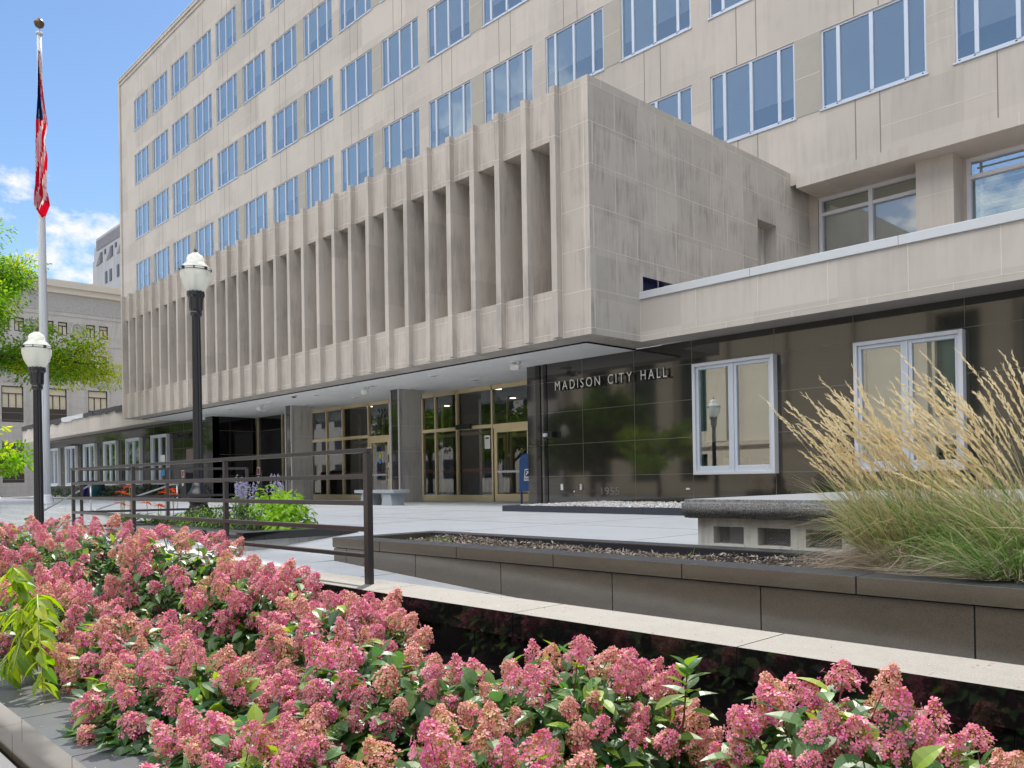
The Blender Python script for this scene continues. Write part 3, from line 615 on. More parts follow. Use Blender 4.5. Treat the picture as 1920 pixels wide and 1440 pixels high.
# things on the right granite wall
m = M(); m.box(-15.6, -15.35, 16.1, 16.28, 1.83, 2.0); m.box(-15.62, -15.5, 16.03, 16.1, 1.86, 1.95, 1); build(m, 'wall_lamp', [BLACKP, WHITEP], CH, bevel=.01)
m = M(); m.box(-15.22, -15.13, 16.28, 16.288, .42, .58); build(m, 'outlet_plate', WHITEP, CH)
m = M(); m.box(-14.52, -14.44, 16.26, 16.288, .42, .58); m.box(-14.49, -14.46, 16.25, 16.26, .46, .5, 1); m.box(-14.75, -14.72, 16.28, 16.288, .36, .4, 1); build(m, 'wall_tap', [STEEL, WHITEP], CH)
m = M(); m.box(-11.22, -11.12, 16.28, 16.288, .42, .46); build(m, 'outlet_plate', WHITEP, CH)
t = textmesh('1955', .27, .002, .95); xw = max(v[0] for v in t.v); t.v = [(a*.66/xw, b, c) for a, b, c in t.v]; shifted(t, (-13.87, 16.285, .30)); build(t, 'carved_year', mat('pale_carving', (.2, .19, .18), .6), CH)
t = textmesh('DANE COUNTY', .34, .02, .9); shifted(t, (-41.6, 16.23, 3.0)); build(t, 'county_lettering', [LETB], CH)
m = M(); m.box(-39.9, -38.9, 16.24, 16.285, 1.75, 2.45); build(m, 'plaque', PLAQ, CH)
# --- the raised letters
SG = empty('wall_lettering', (-13.4, 16.2, 3.08), 'raised white capitals reading MADISON CITY HALL on the black granite', 'sign lettering')
def word(txt, xa, xb):
    adv = []; x = 0
    for ch in txt:
        t = textmesh(ch, .345, .03, .82); w_ = max(v[0] for v in t.v)-min(v[0] for v in t.v); mn = min(v[0] for v in t.v); adv.append((t, x-mn, w_)); x += w_+.085
    k = (xb-xa)/(x-.085)
    for t, dx, w_ in adv:
        shifted(t, (dx, 0, 0)); t.v = [(xa+a*k, 16.185+b, 3.085+c) for a, b, c in t.v]
        n = len(t.m); t.m = [0]*n
        for i, f in enumerate(t.f):
            ys = {round(t.v[j][1], 4) for j in f}
            if not (len(ys) == 1 and min(ys) < 16.18): t.m[i] = 1
        cx = sum(v[0] for v in t.v)/len(t.v)
        for zq in (3.13, 3.27): t.box(cx-.008, cx+.008, 16.2, 16.289, zq-.006, zq+.006, 1)
        build(t, 'letter', [LETT, LETB], SG)
word('MADISON', -15.25, -13.68); word('CITY', -13.42, -12.66); word('HALL', -12.39, -11.62)
# ================================================================== SURROUNDING BUILDINGS
CB = empty('stone_courthouse', (-95, 24, -1), 'pale stone art deco office block with dark framed windows behind the tree at left', 'building')
LS = mat('pale_ashlar', (.50, .475, .45), .85, var=.14, vscale=1.2, vstretch=(1, 1, 3), stain=.15, speck=.03); CREAM = mat('cream_cornice', (.60, .55, .47), .8, var=.05)
DKF = mat('dark_bronze_frame', (.045, .035, .03), .5); SHADE = mat('cream_roller_shade', (.62, .56, .42), .8, var=.08); CARV = mat('carved_panel', (.40, .385, .37), .9, var=.35, vscale=5, bump=.8, bscale=7)
def ybox(m, X, ya, yb_, za, zb_, p, mi): m.box(X-.02, X+p, ya, yb_, za, zb_, mi)
ys0 = [28.25-4.02*k for k in range(9)]
cw = []
for y in ys0:
    cw += [(y, y+1.95, 12.65, 14.7), (y, y+1.95, 7.3, 10.95), (y, y+1.95, 1.2, 5.2), (y-.1, y+.8, 16.55, 17.95), (y+1.2, y+2.1, 16.55, 17.95)]
m = M(); ya = sorted({-12, 45} | {c[0] for c in cw} | {c[1] for c in cw}); zs = sorted({-1, 22.1} | {c[2] for c in cw} | {c[3] for c in cw})
for i in range(len(ya)-1):
    for j in range(len(zs)-1):
        cy, cz = (ya[i]+ya[i+1])/2, (zs[j]+zs[j+1])/2
        if not any(c[0] < cy < c[1] and c[2] < cz < c[3] for c in cw): m.quad((-95, ya[i], zs[j]), (-95, ya[i+1], zs[j]), (-95, ya[i+1], zs[j+1]), (-95, ya[i], zs[j+1]))
for a, b, c, d in cw:
    for q in (a, b): m.quad((-95, q, c), (-95, q, d), (-95.3, q, d), (-95.3, q, c))
    for q in (c, d): m.quad((-95, a, q), (-95, b, q), (-95.3, b, q), (-95.3, a, q))
m.box(-125, -95.31, -12, 45, -1, 22.0); m.box(-95.02, -94.5, -12.3, 45.3, 21.5, 22.1, 1); m.box(-95.02, -94.7, -12.3, 45.3, 20.9, 21.5, 1); m.box(-126, -94.6, -12.2, 45.2, 22.1, 22.25, 1)
for zq in (15.7, 18.6, 20.8): m.box(-95.02, -94.94, -12, 45, zq, zq+.1)
for y in ys0:
    ybox(m, -95, y+.1, y+1.85, 11.35, 12.35, .05, 2); ybox(m, -95, y-.35, y-.27, -1, 15.6, .06, 0); ybox(m, -95, y+2.22, y+2.3, -1, 15.6, .06, 0)
    m.tube([(-94.93, y-1.0+.55*cos(t*pi/8), 17.2+.75*sin(t*pi/8)) for t in range(17)], .09, 6, 0, False); ybox(m, -95, y-1.75, y-.25, 16.5, 17.95, .04, 2)
    m.tube([(-94.93, y+1+.25*cos(t*pi/6), 11.85+.35*sin(t*pi/6)) for t in range(13)], .06, 5, 0, False)
ybox(m, -95, -10, 44, 19.0, 20.5, .04, 2)
for q in range(13): m.box(-95.001, -94.985, -12, 45, q*.75, q*.75+.02, 2) if q else None
build(m, 'facade', [LS, CREAM, CARV], CB)
for i, (a, b, c, d) in enumerate(cw):
    if a > 33: continue
    f = M(); X = -95.22; t = .09
    small = b-a < 1; tall = d-c > 3
    f.box(X, X+.1, a, a+t, c, d); f.box(X, X+.1, b-t, b, c, d); f.box(X, X+.1, a, b, c, c+t); f.box(X, X+.1, a, b, d-t, d)
    zt_ = d-.75 if not small else d-.4; f.box(X, X+.1, a, b, zt_-.04, zt_+.04)
    for q in ((1,) if small else (1, 2)): yy = a+(b-a)*q/(2 if small else 3); f.box(X, X+.09, yy-.04, yy+.04, c if not tall else c+1.5, zt_)
    if tall: f.box(X, X+.09, a, b, c, c+1.5)
    o = build(f, 'window', DKF, CB); g = M(); g.quad((X+.02, a, c), (X+.02, b, c), (X+.02, b, d), (X+.02, a, d)); build(g, 'roller_shade', SHADE if c > 6 else INT, o)
m = M(); 
for k in range(3):
    y = 27.7-8*k; m.box(-94.98, -94.8, y-.06, y+.06, 19.4, 20); 
TW = empty('stepped_tower', (-225, 75, -1), 'blue-grey stepped stone tower seen past the corner of the office block', 'building')
TS = mat('tower_stone', (.42, .43, .45), .85, var=.12, vscale=.2, stain=.15, sscale=.2); TD = mat('tower_glass', (.02, .03, .05), .3); TO = mat('tower_ornament', (.2, .2, .22), .9, var=.5, vscale=1.2)
m = M(); m.box(-251, -120, 75.6, 100, -1, 57.6); m.box(-247.5, -120, 75.3, 99.5, -1, 63.2); m.box(-245.6, -120, 75.1, 99, -1, 66.6); m.box(-243.5, -120, 75, 98.5, -1, 68.7)
build(m, 'tower_wall', TS, TW)
m = M(); x = -245.4
for i in range(20):
    xx = -245.4+(i//2)*9.2+(i % 2)*3.5; m.box(xx, xx+1.6, 74.86, 74.99, 55.2, 58.3) if i > 1 else m.box(xx, xx+1.6, 75.2, 75.3, 55.2, 58.3)
for i in range(8): xx = -240+i*8.4; m.box(xx, xx+1.7, 74.86, 74.99, 61.4, 64.2); m.box(xx+3.4, xx+4.6, 74.86, 74.99, 63.2, 64.4)
build(m, 'window_row', TD, TW)
m = M(); m.box(-243, -180, 74.9, 74.99, 65.3, 68.0)
for i in range(8): xx = -240+i*8.4; m.poly([(xx-3.6, 74.9, 61.2), (xx-.1, 74.9, 61.2), (xx-.1, 74.9, 64.3)], (0, .09, 0))
build(m, 'ornament', TO, TW)
GB = empty('grey_block', (-100, -32, -.8), 'grey stone block across the street, mirrored behind the trees in the lobby glass', 'building')
m = M(); m.box(-170, -58, -50, -30, -.8, 13)
for i in range(30):
    for j in range(3): m.box(-168+3.7*i, -166+3.7*i, -30.02, -29.97, 1+4*j, 3.4+4*j, 1)
m.box(-170.2, -57.8, -50, -29.8, 13, 13.4); build(m, 'facade', [LS, TD], GB)
# --- across the street (seen mirrored in the granite and the glass)
OB = empty('columned_building', (-20, -30, -.8), 'tan stone building with tall windows across the street, mirrored in the granite', 'building')
TAN_ = mat('tan_stone', (.54, .48, .37), .85, var=.12, vscale=.8)
m = M(); hs = []
for k in [q for q in range(14) if q not in (3, 4, 5)]: hs.append((-52+5.2*k, -49.2+5.2*k, 4.5, 11.5)); hs.append((-52+5.2*k, -49.2+5.2*k, .3, 2.6))
wallx(m, -54, 22, -.8, 16, 0, hs, .5); m.v = [(a, -27-b, c) for a, b, c in m.v]
m.box(-54, 22, -27.02, -26.6, 12.6, 13.1); m.box(-54, 22, -27.02, -26.4, 15.6, 16.2); m.box(-54, 22, -45, -28, -.8, 15.9); m.box(-54, 22, -27.02, -26.8, 3.2, 3.6)
for k in range(15): m.box(-53.6+5.2*k, -52.4+5.2*k, -27.02, -26.75, 3.6, 12.6)
build(m, 'facade', TAN_, OB)
m = M()
for a, b, c, d in hs:
    m.quad((a, -27.45, c), (b, -27.45, c), (b, -27.45, d), (a, -27.45, d)); 
build(m, 'dark_glazing', mat('green_dark_glass', (.03, .06, .05), .15), OB)
m = M(); m.box(-74, -58, -75, -60, -1, 26); 
for i in range(6):
    for j in range(8): m.box(-72.6+2.5*i, -71.2+2.5*i, -60.02, -59.95, 2+3*j, 3.6+3*j, 1)
BR = build(m, 'brick_tower', [mat('red_brick', (.24, .08, .05), .85, var=.15), TD], org=(-66, -67, -1)); tag(BR, 'red brick tower across the street, mirrored as a brown block beside the lettering', 'building')
# ================================================================== TREES
def tree(name, label, loc, h, cr, cz, n, ls, mats_, seed, limbs, yfrac=.25, group=None, bias=None):
    rr = random.Random(seed); T = empty(name, loc, label, 'tree', group); L = Vector(loc)
    t = M(); tips = []
    top = L+Vector((0, 0, h*.45)); t.tube([L+Vector((0, 0, -.2)), L+Vector((.1, .05, h*.2)), top], [cr*.06, cr*.045, cr*.035], 9)
    for i in range(limbs):
        a = 2*pi*i/limbs+rr.uniform(-.3, .3); el = rr.uniform(.0, 1.1); d = Vector((cos(a)*cos(el), sin(a)*cos(el), sin(el)))
        ln = cr*rr.uniform(.75, 1.05); s = L+Vector((0, 0, h*rr.uniform(.25, .45)))
        p = [s, s+d*ln*.35+Vector((0, 0, .1*cr)), s+d*ln*.7+Vector((0, 0, .05*cr+rr.uniform(-.1, .1)*cr)), s+d*ln+Vector((0, 0, -.02*cr))]
        t.tube(p, [cr*.028, cr*.019, cr*.012, cr*.004], 6); tips += [(p[1], .7), (p[2], 1), (p[3], 1), ((p[2]+p[3])/2, 1), ((p[1]+p[2])/2, .8)]
        for q in range(4):
            b0 = p[1].lerp(p[3], rr.uniform(.1, .9)); dd = (d+rdir(rr)*.9).normalized(); e = b0+dd*cr*rr.uniform(.2, .42)
            t.tube([b0, b0.lerp(e, .5)+Vector((0, 0, .02*cr)), e], [cr*.01, cr*.006, cr*.002], 5); tips += [(e, 1), (b0.lerp(e, .5), .8)]
    build(t, 'trunk', BARK, T, smooth=True)
    f = M(); cl = [(c+rdir(rr)*cr*.06, s_*cr*rr.uniform(.10, .19), rr.random()) for c, s_ in tips for _ in range(2)]
    yl = rr.random
    for i in range(n):
        c, r_, yv = cl[rr.randrange(len(cl))]
        v = rdir(rr); p = c+Vector((v.x*r_*1.25, v.y*r_*1.25, v.z*r_*.6))*rr.random()**.4
        yel = yv < yfrac or (bias and bias(p) > rr.random())
        d = (v+Vector((0, 0, -.35))).normalized(); leaf(f, p, d, rdir(rr), ls*rr.uniform(.7, 1.3), ls*.42, .35, 1 if yel else 0, (0, .8, .9, 0))
    build(f, 'crown', mats_, T); return T
tree('honey_locust', 'honey locust with yellowing leaves reaching in from the left edge, above the lamp', (-43.8, 7.6, -.8), 16.2, 6.2, 9, 70000, .155, [TREEL, TREEY], 11, 10, .12, bias=lambda p: (p.y-11.2)*.30+.0)
tree('small_locust', 'low light green tree at the left edge, behind the black lamp post', (-21.9, 2.9, -.8), 4.9, 2.0, 3.4, 9000, .14, [TREEL, TREEY], 5, 8, .3)
for i, (x, y, h, cr) in enumerate(((-36, -9, 8.5, 4.2), (-47, -8, 10, 4.8), (-41, -16, 7.2, 3.6), (-60, -10, 11, 5), (-82, 1.5, 12, 5.5))):
    tree('street_tree', ('rounded street tree mirrored green in the granite left of the year 1955', 'tall street tree mirrored in the lobby glass doors', 'small street tree mirrored low in the granite below the lettering', 'broad street tree mirrored in the dark glass left of the pillar', 'farthest street tree mirrored yellow-green in the left wing granite')[i],
         (x, y, -.8), h, cr, 5, 6500, .42, [TREED, TREEL], 20+i, 8, .25, group='street trees along the kerb')
# ================================================================== LAMPS, FLAG
GLOBE = bpy.data.materials.new('prismatic_globe'); GLOBE.use_nodes = True; g_ = GLOBE.node_tree; pb = g_.nodes['Principled BSDF']
pb.inputs['Base Color'].default_value = (.86, .87, .84, 1); pb.inputs['Roughness'].default_value = .18; pb.inputs['Specular IOR Level'].default_value = .7
tl = N(g_, 'ShaderNodeBsdfTranslucent', i_Color=(.92, .93, .88, 1)); tp = N(g_, 'ShaderNodeBsdfTransparent', i_Color=(.95, .96, .95, 1))
a_ = N(g_, 'ShaderNodeMixShader'); a_.inputs[0].default_value = .5; LK(g_, pb.outputs[0], a_.inputs[1]); LK(g_, tl.outputs[0], a_.inputs[2])
b_ = N(g_, 'ShaderNodeMixShader'); b_.inputs[0].default_value = .22; LK(g_, a_.outputs[0], b_.inputs[1]); LK(g_, tp.outputs[0], b_.inputs[2]); LK(g_, b_.outputs[0], g_.nodes['Material Output'].inputs[0])
def lamp(loc, label, hh=4.81):
    T = empty('street_lamp', loc, label, 'street lamp', 'acorn street lamps'); x, y, z = loc
    b = M(); b.lathe((x, y, z), [(.27, 0), (.27, .06), (.24, .09), (.25, .14), (.17, .22), (.15, .30), (.19, .36), (.20, .44), (.15, .52), (.11, .60), (.095, .72)], 24, 0); build(b, 'base', IRON, T, smooth=True)
    p = M(); p.lathe((x, y, z), [(.088, .6), (.085, 1.2), (.074, 3.3), (.072, 3.62)], 24, 0, .86); p.lathe((x, y, z), [(.075, 3.6), (.10, 3.63), (.10, 3.67), (.085, 3.7)], 20); build(p, 'post', IRON, T)
    c = M(); c.lathe((x, y, z), [(.08, 3.68), (.115, 3.72), (.12, 3.86), (.125, 3.93), (.155, 3.97), (.15, 4.03), (.14, 4.06)], 24, 0, .93); build(c, 'capital', IRON, T)
    g = M(); pr = [(.135, 4.03), (.17, 4.08), (.225, 4.18), (.255, 4.29), (.262, 4.38), (.258, 4.42)]; g.lathe((x, y, z), pr, 64, 0, .975); 
    g.lathe((x, y, z), [(.258, 4.42), (.235, 4.475), (.19, 4.525), (.15, 4.56), (.142, 4.60), (.148, 4.62), (.142, 4.64), (.12, 4.68), (.07, 4.71), (.05, 4.73)], 40); build(g, 'globe', GLOBE, T, smooth=True)
    r = M(); r.tube([(x+.263*cos(t*pi/16), y+.263*sin(t*pi/16), z+4.405) for t in range(33)], .006, 6, 0, False); r.tube([(x+.25*cos(t*pi/16), y+.25*sin(t*pi/16), z+4.445) for t in range(33)], .005, 6, 0, False)
    for k in range(8):
        a = k*pi/4+.3; r.box(x+.262*cos(a)-.022, x+.262*cos(a)+.022, y+.262*sin(a)-.022, y+.262*sin(a)+.022, z+4.395, z+4.45) if k % 2 == 0 else r.box(x+.262*cos(a)-.008, x+.262*cos(a)+.008, y+.262*sin(a)-.008, y+.262*sin(a)+.008, z+4.4, z+4.45)
    build(r, 'ring', IRON, T)
    f = M(); f.lathe((x, y, z), [(.03, 4.72), (.035, 4.745), (.015, 4.76), (.03, 4.78), (.012, 4.80), (.003, 4.9)], 10); build(f, 'finial', BALL, T, smooth=True)
    q = M(); q.lathe((x, y, z), [(.035, 4.05), (.035, 4.3), (.03, 4.34)], 10); build(q, 'bulb', WHITEP, T, smooth=True)
lamp((-14.42, 6.08, .085), 'black fluted street lamp with acorn globe standing in the low planter, nearer one')
lamp((-17.97, 4.43, -1.0), 'black fluted street lamp with acorn globe overlapping the white flagpole at left')
lamp((-34, -4.2, -.79), 'black acorn street lamp behind the photographer, mirrored in the granite under the lettering')
FP = empty('flagpole', (-37.9, 9.6, 0), 'tall tapering white flagpole with a tarnished ball, at left of the plaza', 'flagpole')
m = M(); m.lathe((-37.9, 9.6, 0), [(.42, 0), (.42, .06), (.30, .09), (.27, .3), (.2, .42)], 24); build(m, 'base', POLE, FP, smooth=True)
m = M(); m.lathe((-37.9, 9.6, 0), [(.185, .3), (.18, 4), (.155, 9), (.125, 14), (.10, 18), (.088, 19.35)], 24); m.lathe((-37.9, 9.6, 19.35), [(.13, 0), (.13, .08), (.05, .12), (.02, .3)], 14); build(m, 'pole', POLE, FP, smooth=True)
m = M(); m.lathe((-37.9, 9.6, 19.62), [(.04, 0), (.15, .06), (.2, .19), (.15, .33), (.04, .38)], 16); build(m, 'ball', BALL, FP, smooth=True)
m = M(); m.tube([(-37.72, 9.5, 19.3), (-37.7, 9.5, 10), (-37.74, 9.5, 1.5)], .008, 4); build(m, 'halyard', POLE, FP)
# limp flag: gathered folds hanging beside the pole
FR, FW, FB = leafmat('flag_red', [(.55, .015, .035), (.55, .015, .035)], .4, .8, .1), leafmat('flag_white', [(.62, .6, .62), (.62, .6, .62)], .4, .8, .1), leafmat('flag_blue', [(.02, .025, .10), (.02, .025, .10)], .3, .8, .1)
m = M(); nu, nv = 56, 34; base = Vector((-37.72, 9.50, 0)); ax = Vector((.69, .72, 0)); ay = Vector((-.7, .7, 0)); rr = random.Random(3); 
def fpt(u, v):
    zt_ = 18.6-6.3*u; w0 = [.0, .06, .12, .18, .3, .5, .33, .42, .3, .22, .36, .1]
    s = u*11; i = min(10, int(s)); wd = w0[i]*(1-(s-i))+w0[i+1]*(s-i)
    lat = (v-.22)*wd+.02-.55*max(0, u-.86)-.12*max(0, u-.3)*(v < .3); fold = .13*sin(v*17+u*3)*(.3+u)+.05*sin(v*31+u*9)
    return base+ax*(lat+.1*sin(v*9+u*6)*wd)+ay*(fold)+Vector((0, 0, zt_-.7*(v**1.5)*u-.35*sin(v*6)*u*.6))
vs = [fpt(i/nu, j/nv) for i in range(nu+1) for j in range(nv+1)]; b0 = len(m.v); m.v += [tuple(v) for v in vs]
for i in range(nu):
    for j in range(nv):
        a = b0+i*(nv+1)+j; m.f.append((a, a+1, a+nv+2, a+nv+1)); u, v = i/nu, j/nv
        st = int((v*9+u*7.5)) % 2
        mi = 2 if u < .42 and v < .75-u*.4 else (0 if st else 1); m.m.append(mi)
o = build(m, 'flag', [FR, FW, FB], smooth=True, org=(-37.7, 9.5, 14)); tag(o, 'limp red, white and blue flag hanging in folds from the flagpole', 'flag')
# ================================================================== RAILINGS
RL = empty('ramp_railing', (-5.76, 3.84, -.12), 'dark brown five-bar metal railing along the light coping of the ramp', 'railing')
y = 3.84
for x in (-5.76, -8.42, -11.14, -13.68):
    m = M(); m.box(x-.022, x+.022, y-.022, y+.022, -.12, .965); 
    if x > -6: m.box(x-.026, x+.034, y-.026, y+.026, -.119, .955)
    build(m, 'post', RAIL, RL)
for zq, hh in ((.98, .036), (.765, .04), (.545, .04), (.33, .04), (.11, .036)):
    m = M(); m.box(-13.7, -5.73 if zq > .9 else -5.79, y-.021 if zq < .9 else y-.03, y+.021 if zq < .9 else y+.03, zq-hh/2, zq+hh/2); build(m, 'rail', RAIL, RL, bevel=.004)
RL2 = empty('return_railing', (-12.9, 6.25, 0), 'dark railing returning beside the planted bed, behind the front railing', 'railing')
A, B = Vector((-13.66, 3.95, 0)), Vector((-12.9, 6.25, 0)); dd = (B-A).normalized(); nn = Vector((-dd.y, dd.x, 0))
for t in (.0, .5, 1):
    c = A.lerp(B, t); m = M(); m.poly([c-dd*.022-nn*.022, c+dd*.022-nn*.022, c+dd*.022+nn*.022, c-dd*.022+nn*.022], (0, 0, .975)); build(m, 'post', RAIL, RL2)
for zq in (.975, .765, .545, .33, .11):
    m = M(); a = A+Vector((0, 0, zq-.018)); b = B+Vector((0, 0, zq-.018)); m.poly([a-nn*.02, b-nn*.02, b+nn*.02, a+nn*.02], (0, 0, .036)); build(m, 'rail', RAIL, RL2)
def handrail(name, label, top, bot, zt_, zb_):
    T = empty(name, (*bot, 0), label, 'handrail', 'stair handrails'); tp, bt = Vector((*top, zt_)), Vector((*bot, zb_)); d = (bt-tp).normalized(); hd = Vector((d.x, d.y, 0)).normalized()
    e = bt+hd*.12; pts = [tp-hd*.25, tp, bt-d*.15, bt, e+Vector((0, 0, -.12)), e+Vector((0, 0, -.75))]
    m = M(); m.tube(pts, .022, 8); build(m, 'rail', STEEL, T, smooth=True)
    m = M(); m.tube([tp-hd*.2, tp-hd*.2-Vector((0, 0, .8))], .024, 8); build(m, 'post', STEEL, T, smooth=True)
handrail('stair_handrail', 'pale steel stair handrail right of the flagpole foot', (-24.4, 9.5), (-23.3, 7.1), .74, .1)
handrail('stair_handrail', 'pale steel stair handrail crossing in front of the flagpole foot', (-26.6, 7.9), (-22.6, 5.6), .74, .10)
handrail('stair_handrail', 'lowest pale steel handrail running down behind the pink flowers at left', (-17.2, 4.9), (-13.9, 2.9), .12, -.15)
# ================================================================== WALLS, CURBS, PLANTERS
WL_ = empty('ramp_wall', (-6, 3.8, -.75), 'low polished black granite wall with pale flamed coping behind the pink hydrangeas', 'wall')
xj = [-16.4+.0, -14.8, -13.2, -11.6, -10.0, -8.4, -6.97, -5.4, -3.8, -2.2, -.6, 1, 3]
m = M()
for a, b in zip(xj, xj[1:]):
    m.box(a+.004, b-.004, 3.6, 4.07, -.275, -.12, 0, 1)
m.box(-16.4, 3, 3.606, 4.06, -.274, -.126, 2); build(m, 'coping', [GRANB, FLAME, DJ], WL_)
m = M()
for a, b in zip(xj, xj[1:]): m.box(a-.4+.004, b-.4-.004, 3.63, 4.05, -.9, -.283, 0)
m.box(-16.7, 2.5, 3.64, 4.04, -.9, -.276, 1); build(m, 'base_course', [GRANB, DJ], WL_)
CU = empty('bed_curb', (-6, 1.3, -.78), 'low dark granite curb around the hydrangea bed, beside the sidewalk', 'curb')
m = M(); xs = [-15.6]+[-4.1-.87*k for k in range(13, -1, -1)]+[-3.2, -2.3, -1.4, -.5, .4, 1.3, 3]; xs = sorted(set(xs))
for a, b in zip(xs, xs[1:]): m.box(a+.004, b-.004, 1.13, 1.62, -.625, -.50, 0, 1)
m.box(-15.6, 3, 1.136, 1.6, -.62, -.506, 2); build(m, 'cap', [GRANP, SLAB, DJ], CU)
m = M()
for a, b in zip(xs, xs[1:]): m.box(a-.3+.004, b-.3-.004, 1.15, 1.6, -.79, -.633, 0)
m.box(-15.8, 3, 1.158, 1.59, -.79, -.6255, 1); m.box(-15.6, -15.3, 1.16, 3.62, -.79, -.5, 0); build(m, 'base_course', [GRANP, DJ], CU)
m = M(); n_ = 60
m.box(-15.3, 3, 1.6, 3.63, -.8, -.66); tag(build(m, 'bed_soil', SOIL), kind='structure')
PL = empty('raised_planter', (-5, 5.8, 0), 'long raised planter of brown granite blocks filled with mulch beside the ramp', 'planter')
m = M(); xj = [-8.43, -7.47, -6.18, -4.89, -3.58, -2.28, -.97, .33, 1.6, 3]
for a, b in zip(xj, xj[1:]): m.box(a+.005, b-.005, 5.12, 5.42, -.03, .08, 0, 1)
for a, b in ((-8.43, -7), (-7, -5.7), (-5.7, -4.4), (-4.4, -3.1), (-3.1, -1.8), (-1.8, 3)): m.box(a+.003, b-.003, 6.40, 6.63, -.03, .08, 0, 1)
m.box(-8.427, -8.2, 5.423, 6.397, -.03, .08, 0, 1); m.box(-8.42, 3, 5.135, 5.41, -.032, .072, 2)
m.quad((-8.2, 6.395, -.3), (3, 6.395, -.3), (3, 6.395, .07), (-8.2, 6.395, .07), 2)
build(m, 'rim', [GRANP, SLAB, DJ], PL, bevel=.003)
m = M(); xj = [-8.43, -8.16, -6.86, -5.57, -4.26, -2.95, -1.61, -.3, 1, 3]
for a, b in zip(xj, xj[1:]): m.box(a+.005, b-.005, 5.14, 5.4, -.9, -.04)
m.box(-8.42, 3, 5.152, 5.39, -.9, -.038, 1); m.box(-8.42, -8.2, 5.4, 6.4, -.9, -.04); build(m, 'lower_course', [GRANP, DJ], PL)
m = M(); m.box(-8.2, 3, 5.42, 6.39, -.4, .0); build(m, 'soil', SOIL, PL)
rr = random.Random(9); m = M()
for i in range(8500):
    x = -8.0+rr.random()**1.1*7.4; y = rr.uniform(5.44, 6.32); zq = .0+.08*max(0, noise.noise(Vector((x*1.4, y*2, 1))))+.05*math.exp(-((x+6.6)/1.3)**2)*rr.random()+rr.random()*.02
    d = Vector((rr.gauss(0, 1), rr.gauss(0, 1), rr.uniform(-.3, .5))).normalized(); s = rr.uniform(.012, .055); n = rdir(rr, 0)
    leaf(m, (x, y, zq), d, n, s, s*rr.uniform(.15, .45), rr.uniform(-.5, .5), 0, (0, 1, .7, 0))
tag(build(m, 'mulch', MULCH), kind='stuff')
m = M()
for cx, cy, n in ((-7.6, 6.1, 60), (-5.0, 5.7, 12), (-3.9, 5.8, 10), (-4.3, 6.1, 10)):
    for i in range(n):
        p = (cx+rr.gauss(0, .13 if n > 20 else .04), cy+rr.gauss(0, .1), -.03); leaf(m, p, (rr.gauss(0, .5), rr.gauss(0, .5), 1), rdir(rr), rr.uniform(.05, .13), .008, .6)
tag(build(m, 'weed_sprouts', LIME), kind='stuff')
LP = empty('low_planter', (-12.5, 5.7, 0), 'low dark granite planter with bright bedding plants around the lamp', 'planter')
m = M(); m.box(-15.4, -10.15, 4.85, 5.15, -.02, .085, 0, 1); m.box(-10.5, -10.15, 5.153, 6.3, -.02, .085, 0, 1); m.box(-15.4, -10.15, 6.303, 6.6, -.02, .085, 0, 1); m.box(-15.4, -15.1, 5.153, 6.3, -.02, .085, 0, 1); build(m, 'rim', [GRANB, SLAB], LP)
m = M(); m.box(-15.4, -10.2, 4.88, 6.57, -.3, -.021); build(m, 'footing', CONCL, LP)
m = M(); m.box(-15.1, -10.5, 5.15, 6.3, 0, .05); build(m, 'soil', SOIL, LP)
GK = empty('gravel_kerb', (-10, 12.6, 0), 'low black granite kerb edging the white gravel under the lettering wall', 'kerb')
m = M(); xj = [-13.9, -12.9, -11.4, -9.9, -8.4, -6.9, -5.4, -3, 0, 6]
for a, b in zip(xj, xj[1:]): m.box(a+.003, b-.003, 12.9, 13.15, 0, .13)
m.box(-13.9, -13.7, 13.153, 16.28, 0, .128); build(m, 'kerb_stone', mat('dark_blue_granite', (.03, .033, .05), .35, speck=.3, spscale=200), GK)
m = M(); m.box(-13.7, 6, 13.15, 16.28, 0, .10, 0)
for i in range(5200):
    x = -13.65+rr.random()**1.4*9; y = rr.uniform(13.2, 16.2); s = rr.uniform(.018, .045); c = Vector((x, y, .105+rr.random()*.03)); q = [rr.uniform(.6, 1.2) for _ in range(4)]
    a = rr.random()*6; e = Vector((cos(a), sin(a), 0))*s; g = Vector((-sin(a), cos(a), 0))*s*.8
    m.add([c+e*q[0], c+g*q[1], c-e*q[2], c-g*q[3], c+Vector((0, 0, s*.7)), c-Vector((0, 0, s*.5))], [(0, 1, 4), (1, 2, 4), (2, 3, 4), (3, 0, 4), (1, 0, 5), (2, 1, 5), (3, 2, 5), (0, 3, 5)], 1)
tag(build(m, 'white_gravel', [SOIL, GRAVEL]), kind='stuff')
